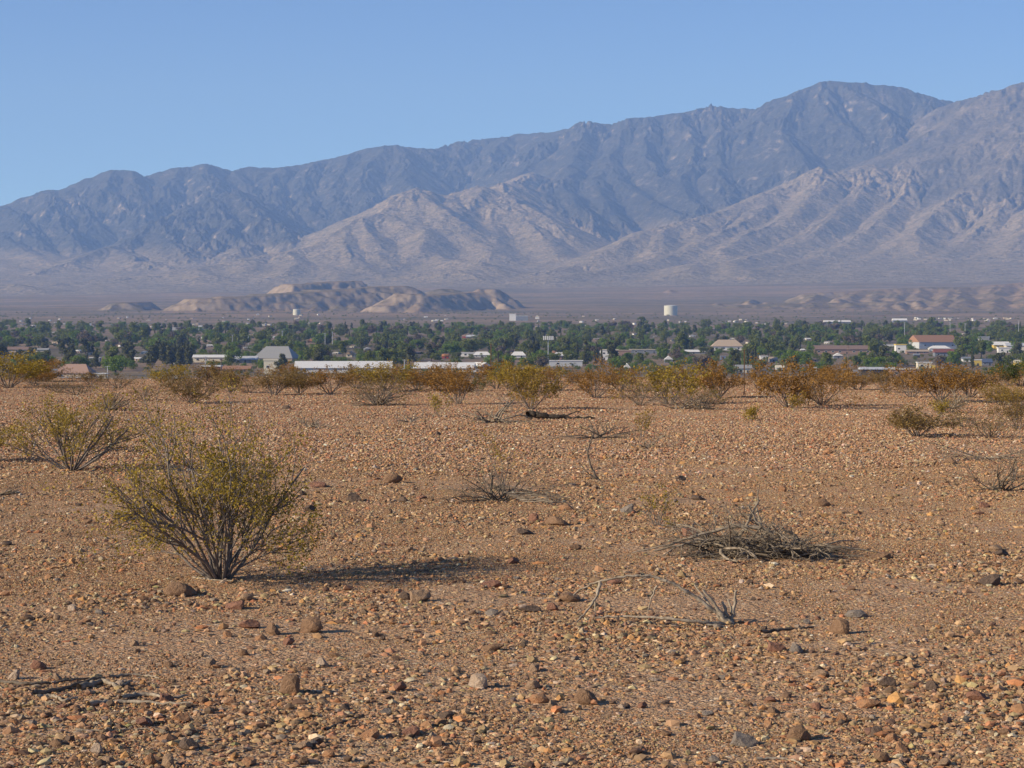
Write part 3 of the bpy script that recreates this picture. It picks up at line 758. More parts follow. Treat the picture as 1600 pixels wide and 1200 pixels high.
# ------------------------------------------------------------------ shrubs and dead wood
class Build:
    def __init__(self): self.V = []; self.F = []; self.n = 0
    def tube(self, pts, rad, sides):
        pts = np.asarray(pts, np.float32); m = len(pts)
        tan = np.gradient(pts, axis=0); tan /= np.linalg.norm(tan, axis=1, keepdims=True) + 1e-9
        ref = np.array([0.31, 0.17, 0.93]) if abs(tan[0][2]) < 0.8 else np.array([1.0, 0.1, 0])
        u = np.cross(tan, ref); u /= np.linalg.norm(u, axis=1, keepdims=True) + 1e-9
        v = np.cross(tan, u)
        a = np.arange(sides) * 6.2832 / sides
        ring = pts[:, None] + (np.cos(a)[None, :, None] * u[:, None] + np.sin(a)[None, :, None] * v[:, None]) * np.asarray(rad)[:, None, None]
        i = np.arange(m - 1)[:, None] * sides + np.arange(sides)[None]
        j = np.arange(m - 1)[:, None] * sides + (np.arange(sides)[None] + 1) % sides
        Fq = np.stack([i, j, j + sides, i + sides], -1).reshape(-1, 4) + self.n
        cap = np.array([[(m - 1) * sides + k for k in (0, 1, 2, min(3, sides - 1))]]) + self.n
        self.V.append(ring.reshape(-1, 3)); self.F.append(Fq); self.n += m * sides
    def mesh(self, name, smooth=True):
        return mesh_from(name, np.concatenate(self.V), np.concatenate(self.F), smooth)

def unit(v): return v / (np.linalg.norm(v) + 1e-9)

def grow(rng, b, leaves, p, d, L, r, lvl, prm):
    n = 6 if lvl == 0 else 5
    pts = [p]; q = p; dd = d
    for i in range(n - 1):
        dd = unit(dd + rng.normal(0, prm['wig'], 3) + np.array([0, 0, prm['up'][min(lvl, 2)]]))
        q = q + dd * L / (n - 1)
        if q[2] < 0.012: q = q.copy(); q[2] = 0.012 + rng.uniform(0, 0.01); dd = unit(dd * np.array([1, 1, 0.1]))
        pts.append(q)
    rad = r * np.linspace(1, 0.45 if lvl < prm['levels'] else 0.25, n)
    b.tube(pts, rad, prm['sides'][min(lvl, 2)])
    pts = np.array(pts)
    if lvl < prm['levels']:
        for _ in range(prm['kids'][lvl] + int(rng.integers(-1, 2))):
            t = rng.uniform(prm['from'][lvl], 1.0); i = min(int(t * (n - 1)), n - 2); f = t * (n - 1) - i
            pp = pts[i] * (1 - f) + pts[i + 1] * f; td = unit(pts[i + 1] - pts[i])
            side = unit(np.cross(td, rng.normal(size=3))); an = rng.uniform(*prm['ang'])
            grow(rng, b, leaves, pp, unit(td * math.cos(an) + side * math.sin(an)), L * rng.uniform(*prm['shrink']) * (1.15 - 0.5 * t), r * 0.48 * (1.1 - 0.4 * t), lvl + 1, prm)
    if leaves is not None and lvl >= prm['leaf_lvl']:
        m = prm['leaves']
        t = rng.uniform(0.25, 1.03, m); seg = np.clip((t * (n - 1)).astype(int), 0, n - 2); f = t * (n - 1) - seg
        c = pts[seg] * (1 - f)[:, None] + pts[seg + 1] * f[:, None] + rng.normal(0, prm['leaf'] * 0.9, (m, 3))
        leaves.append(c)

def leaf_mesh(rng, C, size, name):
    n = len(C)
    a = rng.normal(size=(n, 3)); a[:, 2] = np.abs(a[:, 2]) * 0.7 + 0.2; a /= np.linalg.norm(a, axis=1, keepdims=True)
    b = np.cross(a, rng.normal(size=(n, 3))); b /= np.linalg.norm(b, axis=1, keepdims=True)
    s = size * rng.uniform(0.6, 1.4, (n, 1))
    c = np.cross(a, b)
    V = np.stack([C - b * s * 0.30, C + a * s * 0.55 + c * s * 0.1, C + b * s * 0.30, C - a * s * 0.55 + c * s * 0.1], 1).reshape(-1, 3)
    me = mesh_from(name, V, np.arange(4 * n).reshape(n, 4))
    tint = np.repeat(np.clip(rng.normal(0.5, 0.25, n), 0, 1), 4)
    me.attributes.new("shade", 'FLOAT', 'POINT').data.foreach_set("value", tint.astype(np.float32))
    return me

def leaf_material(name, c1, c2, trans=0.35):
    N = NT(name, 0.6, 0.3)
    a = N.n("ShaderNodeAttribute", attribute_name="shade").outputs["Fac"]
    col = N.mix(a, c1, c2); N.color(col)
    tr = N.n("ShaderNodeBsdfTranslucent"); N.l(col, tr.inputs[0])
    mx = N.n("ShaderNodeMixShader"); mx.inputs[0].default_value = trans
    N.l(N.b.outputs[0], mx.inputs[1]); N.l(tr.outputs[0], mx.inputs[2]); N.l(mx.outputs[0], N.t.nodes["Material Output"].inputs["Surface"])
    return N.m
def wood_material(name, c1, c2, scale=40.0):
    N = NT(name, 0.9, 0.15); p = N.n("ShaderNodeTexCoord").outputs["Object"]
    st = N.n("ShaderNodeVectorMath", operation='MULTIPLY'); st.inputs[1].default_value = (1, 1, 0.25); N.l(p, st.inputs[0])
    n = N.noise(st.outputs[0], scale, 4, 0.7); N.bump(n, 0.006, 0.7)
    return N.color(N.mix(N.ramp(n, [(0.35, 0.0), (0.65, 1.0)]), c1, c2))
MAT_OLIVE = leaf_material("creosote_leaf", (0.20, 0.14, 0.014), (0.48, 0.33, 0.04))
MAT_RUST = leaf_material("dry_creosote_leaf", (0.185, 0.095, 0.016), (0.42, 0.215, 0.042))
MAT_GOLD = leaf_material("yellow_creosote_leaf", (0.20, 0.12, 0.016), (0.38, 0.25, 0.035))
MAT_DULL = leaf_material("grey_brown_leaf", (0.16, 0.10, 0.028), (0.33, 0.215, 0.065))
MAT_GREENB = leaf_material("mesquite_leaf", (0.04, 0.06, 0.012), (0.10, 0.14, 0.028))
MAT_STEM = wood_material("creosote_stem", (0.13, 0.105, 0.085), (0.24, 0.20, 0.165))
MAT_DEAD = wood_material("weathered_dead_wood", (0.17, 0.13, 0.09), (0.34, 0.275, 0.195))
MAT_PALE = wood_material("bleached_dead_wood", (0.21, 0.165, 0.115), (0.40, 0.325, 0.23))
MAT_BURNT = wood_material("blackened_wood", (0.035, 0.028, 0.022), (0.09, 0.07, 0.05))
MAT_CHAR = wood_material("dark_dead_wood", (0.09, 0.07, 0.05), (0.20, 0.16, 0.115))

CREO = dict(wig=0.10, up=(0.05, 0.05, 0.04), levels=2, sides=(5, 4, 3), kids=(6, 5), ang=(0.35, 0.85), shrink=(0.42, 0.68), leaf_lvl=1, leaves=10, leaf=0.012)
CREO['from'] = (0.28, 0.2)
def creosote_meshes(seed, H, spread, stems, lean=0.0, leaf=0.014, radius=0.010, **kw):
    rng = np.random.default_rng(seed); b = Build(); lv = []
    prm = dict(CREO); prm.update(kw); prm['leaf'] = leaf
    for k in range(stems):
        az = k * 2.39996 + rng.normal(0, 0.25); po = spread * math.sqrt((k + 0.5) / stems) * rng.uniform(0.85, 1.1)
        d = np.array([math.sin(po) * math.cos(az) + lean, math.sin(po) * math.sin(az), math.cos(po)])
        base = np.array([math.cos(az), math.sin(az), 0]) * 0.05 * rng.uniform(0.2, 1) * H + np.array([0, 0, -0.02])
        grow(rng, b, lv, base, unit(d), H * rng.uniform(0.62, 1.04), radius * rng.uniform(0.7, 1.2), 0, prm)
    return b.mesh("stems"), leaf_mesh(rng, np.concatenate(lv), leaf, "foliage")

def shrub(name, meshes, leafmat, P, scale, yaw, label, group, stemmat=None):
    r = link(name, None, None, None, P, (0, 0, yaw), scale)
    tag(r, label, "shrub", group)
    st = link("stems", meshes[0], stemmat or MAT_STEM, r)
    fo = bpy.data.objects.new("foliage", meshes[1]); coll.objects.link(fo); fo.parent = r
    if len(meshes[1].materials) == 0: meshes[1].materials.append(leafmat)
    fo.material_slots[0].link = 'OBJECT'; fo.material_slots[0].material = leafmat
    return r

# the large creosote bush and its smaller neighbour
shrub("creosote_bush", creosote_meshes(11, 1.02, 0.90, 24, -0.13, 0.019, 0.011, kids=(8, 5), leaves=9, wig=0.16, **{'from': (0.26, 0.2)}), MAT_OLIVE, gp(345, 905), (1, 1, 1), 0.4,
      "large olive creosote bush with fanned bare stems and a long shadow", "creosote bushes on the terrace")
shrub("creosote_bush", creosote_meshes(23, 0.80, 1.20, 16, 0.0, 0.020, 0.013, kids=(6, 5), leaves=9, wig=0.12), MAT_OLIVE, gp(112, 735), (1.3, 1.15, 1.12), 1.1,
      "sprawling creosote bush with a thick leaning branch behind the large bush", "creosote bushes on the terrace")
def seedling(seed, x, y, h, mat, label, n=5):
    P = gp(x, y); m = P.y / F
    shrub("creosote_seedling", creosote_meshes(seed, h * m, 0.62, n, 0, 0.016 * max(1, P.y / 20), 0.005, kids=(4, 3), leaves=4, wig=0.16), mat, P, (1, 1, 1), seed, label, "creosote seedlings on the gravel")
seedling(31, 1027, 822, 62, MAT_OLIVE, "small olive creosote seedling left of the brush pile", 6)
seedling(32, 685, 652, 33, MAT_OLIVE, "short green sprout standing alone on the far gravel", 6)
seedling(33, 1003, 683, 40, MAT_GOLD, "little yellowish shrub beside the far dead twigs", 6)
seedling(34, 1175, 657, 20, MAT_OLIVE, "low olive tuft on the gravel before the rust bushes", 8)
seedling(35, 785, 760, 74, MAT_OLIVE, "wispy sprout with few leaves rising from the grey dead shrub", 4)
seedling(36, 1243, 642, 28, MAT_GOLD, "low yellow green tuft under the tall rust bush", 6)
seedling(37, 1470, 655, 30, MAT_OLIVE, "small olive tuft behind the low dark shrub on the right", 7)

FARB = []
for k in range(7):
    FARB.append(creosote_meshes(100 + k, 1.0, (0.85, 1.0, 0.7, 1.1, 0.9, 0.75, 1.0)[k], (15, 18, 12, 17, 16, 13, 14)[k], 0, 0.042, 0.010, kids=(5, 4), leaves=(9, 8, 10, 8, 9, 8, 2)[k], leaf_lvl=1 if k < 6 else 2))
def extent(meshes):
    co = np.empty(len(meshes[1].vertices) * 3, np.float32); meshes[1].vertices.foreach_get("co", co); co = co.reshape(-1, 3)
    return float(np.percentile(co[:, 0], 97) - np.percentile(co[:, 0], 3)), float(np.percentile(co[:, 2], 98))
EXT = [extent(f) for f in FARB]
BUSHES = [   # x, base y, width px, height px, leaf, prototype, label
    (14, 606, 100, 62, 'o', 0, "tall rusty bush at the terrace's left end"),
    (92, 614, 70, 26, 'd', 6, "low grey bush before the pink roofed house"),
    (185, 608, 66, 30, 'd', 6, "low dark grey bush on the terrace edge below the dark pines"),
    (226, 626, 60, 30, 'd', 6, "thin greyish bush left of the broad grey based one"),
    (300, 630, 96, 58, 'o', 3, "broad rusty bush with grey base before the dark red building"),
    (360, 613, 70, 40, 'o', 1, "rusty bush just right of the dark red building"),
    (388, 614, 40, 24, 'd', 6, "small dark grey bush between two rusty ones"),
    (428, 618, 76, 46, 'o', 2, "rusty bush below the grey gable hall"),
    (468, 616, 70, 44, 'o', 4, "rusty bush below the warehouse's left end"),
    (516, 616, 76, 46, 'o', 5, "rusty bush below the middle of the long white warehouse"),
    (556, 608, 84, 42, 'o', 1, "bush rising against the long white warehouse's right half"),
    (588, 634, 110, 56, 'd', 6, "grey dead branched bush with rust tips before the white yard"),
    (602, 612, 80, 52, 'o', 0, "rusty bush before the white yard's boxes"),
    (652, 610, 86, 40, 'o', 3, "low rusty bush before the second white building's left end"),
    (690, 612, 76, 42, 'o', 4, "rusty bush below the second white building"),
    (716, 632, 76, 66, 'o', 2, "upright brown bush with bare stems right of the grey dead bush"),
    (747, 618, 30, 34, 'g', 5, "small dark green bush beside the upright brown one"),
    (776, 608, 70, 48, 'o', 1, "rusty bush right of the thin fence post"),
    (806, 612, 70, 52, 'o', 4, "rusty bush below the white roof house"),
    (830, 640, 84, 74, 'y', 0, "tall golden bush with thin stems in the row's middle"),
    (876, 610, 80, 40, 'o', 5, "low rusty bush right of the tall golden one"),
    (930, 622, 86, 66, 'o', 3, "round orange bush below the dark pointed trees"),
    (968, 612, 60, 40, 'o', 2, "small rusty bush right of the round orange one"),
    (1000, 634, 80, 54, 'd', 6, "grey twiggy bush at the foot of the widest rust bush"),
    (1046, 632, 130, 70, 'o', 1, "widest rust coloured bush in the row"),
    (1096, 640, 110, 40, 'd', 6, "dark dead branched bush under the widest rust bush"),
    (1122, 622, 80, 64, 'o', 4, "rusty bush left of the rusty fence post"),
    (1186, 610, 60, 36, 'o', 5, "small rusty bush right of the rusty fence post"),
    (1232, 638, 90, 84, 'o', 0, "tall bright orange bush standing highest on the right"),
    (1284, 634, 90, 74, 'o', 3, "bright orange bush joined to the tallest one's right side"),
    (1262, 634, 60, 24, 'd', 6, "dark twiggy bush between the two bright orange bushes"),
    (1340, 610, 76, 34, 'o', 2, "low rusty bush right of the bright orange pair"),
    (1384, 614, 80, 42, 'o', 5, "rusty bush before the flat roofed sheds"),
    (1424, 622, 86, 56, 'o', 1, "rusty brown bush left of the tall reddish one"),
    (1470, 628, 96, 66, 'o', 4, "tall reddish brown bush before the bare brown field"),
    (1516, 622, 84, 58, 'o', 2, "thin rusty bush before the bare field's middle"),
    (1482, 646, 70, 34, 'd', 6, "pale grey twiggy bush under the tall reddish brown one"),
    (1566, 634, 70, 44, 'y', 3, "golden orange bush near the right edge"),
    (1560, 604, 60, 36, 'g', 5, "green mesquite bush behind the golden one near the right edge"),
    (1596, 604, 80, 46, 'g', 1, "bright green mesquite bush at the right edge"),
    (1592, 640, 60, 40, 'y', 2, "yellowish bush at the right edge below the green mesquite"),
    (1432, 682, 120, 52, 'd', 4, "low dark olive shrub standing forward of the row on the right"),
    (1546, 684, 110, 44, 'd', 6, "wide grey shrub right of the low dark olive one"),
    (1590, 672, 90, 50, 'd', 5, "olive shrub at the right edge behind the dead branches"),
    (1506, 668, 60, 26, 'd', 6, "thin grey twigs between the olive shrub and the wide grey one"),
    (-20, 720, 90, 60, 'k', 2, "olive shrub cut off by the left edge"),
    (55, 600, 60, 26, 'd', 6, "grey brown bush between the left end bush and the pink roof"),
    (140, 602, 60, 24, 'o', 5, "small rusty bush under the pink roofed house"),
    (262, 606, 60, 40, 'o', 2, "rusty bush left of the dark red building"),
    (330, 604, 60, 44, 'o', 4, "rusty bush right in front of the dark red building"),
    (120, 618, 60, 22, 'd', 6, "low brown twiggy bush behind the sprawling creosote"),
    (170, 640, 60, 22, 'd', 6, "dark twigs behind the sprawling creosote's top"),
]
LEAFM = {'q': MAT_DULL, 'o': MAT_RUST, 'g': MAT_GREENB, 'y': MAT_GOLD, 'd': MAT_RUST, 'k': MAT_OLIVE}
for k, (x, y, w, h, c, pr, lab) in enumerate(BUSHES):
    P = gp(x, y); m = P.y / F
    c = 'q' if (c == 'o' and (x < 560 and k % 3 or x > 1300 and k % 4 == 0) or c == 'd') else c
    h *= 0.88; c = 'k' if (c == 'o' and k % 6 == 0) else c
    shrub("desert_bush", FARB[pr], LEAFM[c], P, (w * m / EXT[pr][0], w * m / EXT[pr][0] * 0.9, h * m / EXT[pr][1]), k * 1.7, lab, "bushes along the terrace edge", MAT_CHAR if (pr == 6 and k % 2) else None)
rng = np.random.default_rng(5)
small = sorted(rng.uniform(-20, 1620, 14))
NUMS = "first second third fourth fifth sixth seventh eighth ninth tenth eleventh twelfth thirteenth fourteenth fifteenth sixteenth seventeenth eighteenth nineteenth".split()
TENS = {2: "twenty", 3: "thirty", 4: "forty", 5: "fifty", 6: "sixty", 7: "seventy", 8: "eighty", 9: "ninety"}
def ordinal(n):
    if n < 20: return NUMS[n - 1]
    t, u = divmod(n, 10)
    return TENS[t][:-1] + "ieth" if u == 0 else TENS[t] + "-" + NUMS[u - 1]
for k, x in enumerate(small):
    P = gp(x, rng.uniform(596, 604)); m = P.y / F; w = rng.uniform(40, 70); pr = int(rng.integers(0, 6))
    shrub("desert_bush", FARB[pr], MAT_RUST if rng.uniform() < 0.8 else MAT_OLIVE, P, (w * m / EXT[pr][0], w * m / EXT[pr][0], rng.uniform(20, 34) * m / EXT[pr][1]), k * 1.3, f"small bush on the terrace's far rim, {ordinal(k + 1)} from the left", "small bushes on the far rim")

# dead wood
def dead_mesh(seed, n, L, elev, r, span, kids=(4, 3), wig=0.2, up=-0.05, levels=2, frm=(0.25, 0.2)):
    rng = np.random.default_rng(seed); b = Build()
    prm = dict(wig=wig, up=(up, up * 0.6, 0.0), levels=levels, sides=(6, 5, 4), kids=kids, ang=(0.35, 1.1), shrink=(0.4, 0.75), leaf_lvl=9, leaves=0, leaf=0)
    prm['from'] = frm
    for k in range(n):
        az = rng.uniform(0, 6.283); el = rng.uniform(*elev)
        p = np.array([rng.uniform(-1, 1) * span[0], rng.uniform(-1, 1) * span[1], rng.uniform(0.0, 1.0) * span[2]])
        d = np.array([math.cos(el) * math.cos(az), math.cos(el) * math.sin(az) * 0.7, math.sin(el)])
        grow(rng, b, None, p, unit(d), L * rng.uniform(0.5, 1.1), r * rng.uniform(0.5, 1.2), 0, prm)
    return b.mesh("branches")
def path_mesh(paths):
    b = Build()
    for pts, r0, r1 in paths:
        pts = np.array(pts, float)
        t = np.linspace(0, 1, len(pts)); tt = np.linspace(0, 1, len(pts) * 4)
        P = np.stack([np.interp(tt, t, pts[:, i]) for i in range(3)], 1)
        for _ in range(3): P[1:-1] = 0.5 * P[1:-1] + 0.25 * (P[:-2] + P[2:])
        wob = np.random.default_rng(len(pts)).normal(0, 1, P.shape) * r0 * 0.25; P += wob
        b.tube(P, np.linspace(r0, r1, len(P)) * (1 + 0.18 * np.sin(np.arange(len(P)) * 1.9)), 7)
    return b.mesh("limb")
def lift(x, y, up, base):
    """photo pixel standing 'up' metres over the ground at the depth of base"""
    return ((x - CX) / F * base.y - base.x, 0.0, EYE + (HY - y) / F * base.y - base.z)

# the brush pile
P = gp(1190, 868)
r = link("brush_pile", None, None, None, P); r.scale = (1.12, 1.0, 0.76); tag(r, "wide heap of grey dead creosote branches lying on the gravel", "dead brush")
link("branches", dead_mesh(61, 46, 0.52, (0.05, 0.7), 0.013, (0.36, 0.20, 0.10), kids=(5, 3), up=-0.13, wig=0.24), MAT_DEAD, r)
link("twigs", dead_mesh(62, 70, 0.34, (-0.1, 0.6), 0.0055, (0.42, 0.20, 0.16), kids=(4, 3), up=-0.10, wig=0.28), MAT_CHAR, r)
link("inner_branches", dead_mesh(63, 30, 0.45, (0.0, 0.5), 0.012, (0.34, 0.12, 0.03), kids=(4, 3), up=-0.05), MAT_CHAR, r)
L_ = lambda x, y, dy=0.0: tuple(np.array(lift(x, y, 0, P)) + np.array([0, dy, 0]))
link("limb", path_mesh([([L_(1190, 812), L_(1150, 806), L_(1110, 822), L_(1070, 842), L_(1010, 864, .02)], 0.020, 0.006), ([L_(1180, 842), L_(1140, 832), L_(1100, 838), L_(1040, 858)], 0.024, 0.008),
                        ([L_(1215, 835), L_(1195, 815), L_(1180, 792), L_(1172, 765)], 0.015, 0.003), ([L_(1160, 832, -.1), L_(1172, 860, -.12), L_(1192, 878, -.15)], 0.014, 0.006),
                        ([L_(1230, 840), L_(1260, 850, -.1), L_(1285, 876, -.15)], 0.013, 0.006), ([L_(1200, 850, -.05), L_(1290, 848), L_(1380, 868)], 0.014, 0.004)]), MAT_DEAD, r)
# arched dead branch with its stump
P = gp(1142, 976)
r = link("dead_branch", None, None, None, P); tag(r, "arched grey dead branch springing from a broken stump", "dead branch")
link("arched_limb", path_mesh([([L_(1146, 976), L_(1128, 962), L_(1106, 946), L_(1080, 928), L_(1052, 913), L_(1030, 903), L_(1004, 899), L_(972, 901), L_(945, 907), L_(918, 916, .05), L_(896, 930, .05)], 0.0125, 0.004),
                               ([L_(938, 910), L_(932, 930, -.05), L_(918, 948, -.1), L_(900, 966, -.15)], 0.009, 0.004), ([L_(935, 915), L_(928, 940, -.05), L_(930, 958, -.08)], 0.006, 0.002),
                               ([L_(1026, 915), L_(1016, 938), L_(1012, 958)], 0.006, 0.002), ([L_(1040, 908), L_(1020, 900), L_(1000, 906)], 0.009, 0.004)]), MAT_PALE, r)
link("fallen_limb", path_mesh([([L_(1146, 980), L_(1120, 971, -.05), L_(1090, 967, -.1), L_(1050, 964, -.1), L_(1000, 962, -.05), L_(960, 962), L_(930, 966)], 0.013, 0.004), ([L_(1142, 984, -.1), L_(1128, 974, -.12), L_(1100, 972, -.12)], 0.011, 0.005)]), MAT_PALE, r)
for k, (a, b_, c_, r0) in enumerate([((1136, 974), (1118, 946), (1098, 922), .013), ((1138, 972), (1134, 955), (1130, 942), .014), ((1142, 976), (1148, 950), (1152, 925), .014), ((1146, 974), (1144, 955), (1140, 940), .010), ((1132, 974), (1112, 950), (1088, 918), .010)]):
    link("stub", path_mesh([([L_(*a, 0.02 * k), L_(*b_, 0.02 * k), L_(*c_, 0.03 * k)], r0, r0 * 0.45)]), MAT_PALE, r)

def dead_shrub(name, seed, x, y, w, h, label, n=14, mat=None, extra=None, elev=(0.15, 1.2), cat="dead shrub", kids=(4, 3), r=0.011):
    P = gp(x, y); m = P.y / F
    me = dead_mesh(seed, n, w * m * 0.66, elev, r * max(1.0, P.y / 22), (w * m * 0.10, 0.05, 0.03), kids=kids, up=-0.03, wig=0.2)
    co = np.array([v.co[:] for v in me.vertices]); zmax = np.percentile(co[:, 2], 99)
    root = link(name, None, None, None, P, (0, 0, 0)); tag(root, label, cat, "dead shrubs on the gravel")
    o = link("branches", me, mat or MAT_DEAD, root); o.scale = (1, 1, h * m / zmax)
    return root, P
r, P = dead_shrub("dead_shrub", 71, 778, 783, 150, 60, "grey dead shrub with flattened twigs trailing right on open gravel", 24, MAT_CHAR)
link("trailing_twigs", path_mesh([([L_(762 + 5 * k, 762 + 1.6 * k, .3 - .06 * k), L_(800 + 6 * k, 764 + 1.3 * (k % 5) + k, .3 - .07 * k), L_(836 + 5 * (k % 7), 772 + 0.9 * k, .25 - .07 * k), L_(868 + 7 * (k % 5), 774 + 0.9 * k, .2 - .06 * k)], 0.0055, 0.002) for k in range(12)]), MAT_DEAD, r)
dead_shrub("dead_shrub", 72, 772, 660, 90, 42, "small pale dead shrub before the row of rust bushes", 12, None, r=0.010)
dead_shrub("dead_shrub", 73, 936, 685, 110, 30, "dark low dead shrub on the far gravel above the lone stick", 12, MAT_CHAR)
dead_shrub("dead_shrub", 74, 1012, 699, 90, 22, "sparse grey dead twigs by the little yellowish shrub", 8, None)
dead_shrub("dead_shrub", 75, 484, 669, 60, 20, "small grey dead twigs alone on the gravel behind the large bush", 7, None)
dead_shrub("dead_shrub", 76, 1565, 767, 170, 74, "spiky grey dead shrub cut off by the right edge", 16, MAT_CHAR)
dead_shrub("dead_shrub", 77, 1550, 716, 190, 34, "flattened pale dead branches behind the spiky dead shrub", 14, None, elev=(0.05, 0.6))
dead_shrub("dead_shrub", 78, 588, 634, 90, 36, "tangle of pale bare branches under the grey rust tipped bush", 16, None)
dead_shrub("dead_shrub", 79, 1066, 640, 110, 34, "pale bare branches sprawling under the widest rust bush", 14, None)
dead_shrub("dead_shrub", 80, -6, 774, 70, 20, "dark dead branch poking in at the left edge", 6, MAT_CHAR, elev=(0.05, 0.5))
dead_shrub("dead_shrub", 81, 178, 642, 70, 30, "dark bare branches behind the sprawling creosote bush", 9, MAT_CHAR)
dead_shrub("dead_shrub", 82, 1490, 640, 50, 36, "white bare twigs before the tall reddish brown bush", 10, None)
dead_shrub("dead_shrub", 83, 640, 660, 50, 18, "thin dead twigs beside the short green sprout", 6, None)
# lying log, lone stick and loose sticks
P = gp(872, 655); r = link("fallen_log", path_mesh([([L_(826, 648), L_(842, 646), L_(862, 651), L_(890, 651), L_(928, 655)], 0.075, 0.025), ([L_(880, 651), L_(894, 645), L_(906, 643)], 0.018, 0.008), ([L_(866, 651), L_(864, 657)], 0.022, 0.012)]), MAT_BURNT, None, P)
tag(r, "dark fallen log lying before the row of rust bushes", "log")
P = gp(934, 753); r = link("standing_stick", path_mesh([([L_(938, 754), L_(928, 740), L_(921, 722), L_(917, 704), L_(925, 686), L_(924, 676)], 0.014, 0.006), ([L_(932, 748), L_(922, 742), L_(914, 735), L_(904, 720)], 0.011, 0.003)]), MAT_CHAR, None, P)
tag(r, "lone crooked dead stick standing upright on the gravel", "stick")
def stick(label, pts, r0, r1, mat):
    global P
    P = gp(*pts[len(pts) // 2])
    W = [Vector(gp(*q)) - P + Vector((0, 0, r0 * 0.9)) for q in pts]
    tag(link("fallen_stick", path_mesh([([tuple(w) for w in W], r0, r1)]), mat, None, P), label, "stick", "sticks lying in the foreground")
stick("long dark stick lying at the left edge of the foreground", [(-10, 1066), (40, 1072), (90, 1068), (140, 1062)], 0.010, 0.004, MAT_CHAR)
stick("dark crooked stick above the pale sticks, pointing up to the right", [(52, 1086), (100, 1080), (140, 1064), (165, 1062)], 0.011, 0.006, MAT_CHAR)
stick("thick grey bent stick in the middle of the stick cluster", [(125, 1078), (150, 1072), (160, 1066), (185, 1078), (205, 1070)], 0.016, 0.006, MAT_DEAD)
stick("bleached stick right of the bent one, under the brown rock", [(190, 1094), (215, 1088), (240, 1088), (262, 1096), (292, 1091)], 0.012, 0.005, MAT_PALE)
stick("long pale straight stick lying lowest of the cluster", [(140, 1104), (170, 1100), (205, 1100), (245, 1102), (300, 1104)], 0.013, 0.004, MAT_PALE)
stick("short bleached stick left in the cluster", [(60, 1092), (84, 1090), (100, 1098), (122, 1092)], 0.010, 0.004, MAT_PALE)
stick("thin curved stick topmost of the cluster", [(172, 1060), (200, 1056), (228, 1057), (250, 1062)], 0.008, 0.003, MAT_DEAD)
stick("thin dark twig lying near the bottom, left of the orange tan stone", [(508, 1142), (530, 1132), (548, 1126), (568, 1118)], 0.006, 0.003, MAT_CHAR)
stick("pale thin stick running into the bush's foot", [(300, 903), (340, 908), (380, 910)], 0.006, 0.003, MAT_PALE)
stick("yellowish curved twig at the bottom edge of the right foreground", [(1182, 1188), (1212, 1187), (1236, 1188), (1256, 1198)], 0.006, 0.004, MAT_PALE)
stick("thin pale twig below the pale sticks on the left", [(118, 1142), (170, 1144), (215, 1140), (262, 1142)], 0.005, 0.003, MAT_DEAD)
stick("dark stick throwing shadow below the stump", [(1190, 990), (1220, 986), (1250, 984), (1272, 982)], 0.010, 0.005, MAT_CHAR)
stick("pale grass stem lying in the right foreground", [(1468, 977), (1500, 979), (1524, 982)], 0.004, 0.002, MAT_DEAD)
stick("short pale stick below the flat brown rock", [(726, 1140), (745, 1143), (762, 1144)], 0.005, 0.003, MAT_DEAD)
stick("thin pale twigs pointing away behind the seedling", [(985, 758), (1015, 761), (1048, 764)], 0.006, 0.003, MAT_DEAD)

# fence posts on the rim
def fence_post(x, ytop, ybase, label):
    P = gp(x, ybase); m = P.y / F; h = (ybase - ytop) * m
    r = link("fence_post", None, None, None, P); tag(r, label, "post", "fence posts on the rim")
    def box(n, cx_, cy_, sx, sy, z0, z1):
        V = [(cx_ + a * sx, cy_ + b * sy, z) for z in (z0, z1) for a, b in ((-1, -1), (1, -1), (1, 1), (-1, 1))]
        link(n, mesh_from(n, V, [(0, 3, 2, 1), (4, 5, 6, 7), (0, 1, 5, 4), (1, 2, 6, 5), (2, 3, 7, 6), (3, 0, 4, 7)]), MAT_RUSTY, r)
    box("flange", 0, 0, 0.015, 0.004, -0.1, h); box("web", 0, 0.017, 0.004, 0.013, -0.1, h - 0.003); box("anchor_plate", 0, 0.035, 0.03, 0.003, -0.1, 0.1)
N = NT("rusty_steel", 0.8, 0.3); MAT_RUSTY = N.color(N.mix(N.noise(N.pos(), 30, 3), (0.10, 0.06, 0.04), (0.18, 0.11, 0.07)))
fence_post(767, 537, 598, "thin dark steel fence post before the white building's gable")
fence_post(1163, 546, 618, "thin rusty steel fence post right of the widest rust bush")

# ------------------------------------------------------------------ the town on the valley floor
_D = np.linspace(900, 9000, 1600); _ROW = HY + (EYE - np.interp(_D, BAJ_D, BAJ_Z)) / _D * F
def far_point(x, y):
    """photo pixel on the valley floor -> world point"""
    d = float(np.interp(-y, -_ROW, _D)); wx = (x - CX) / F * d
    return Vector((wx, d, float(land(np.array([wx], np.float32), np.array([d], np.float32))[0]) - 0.15))

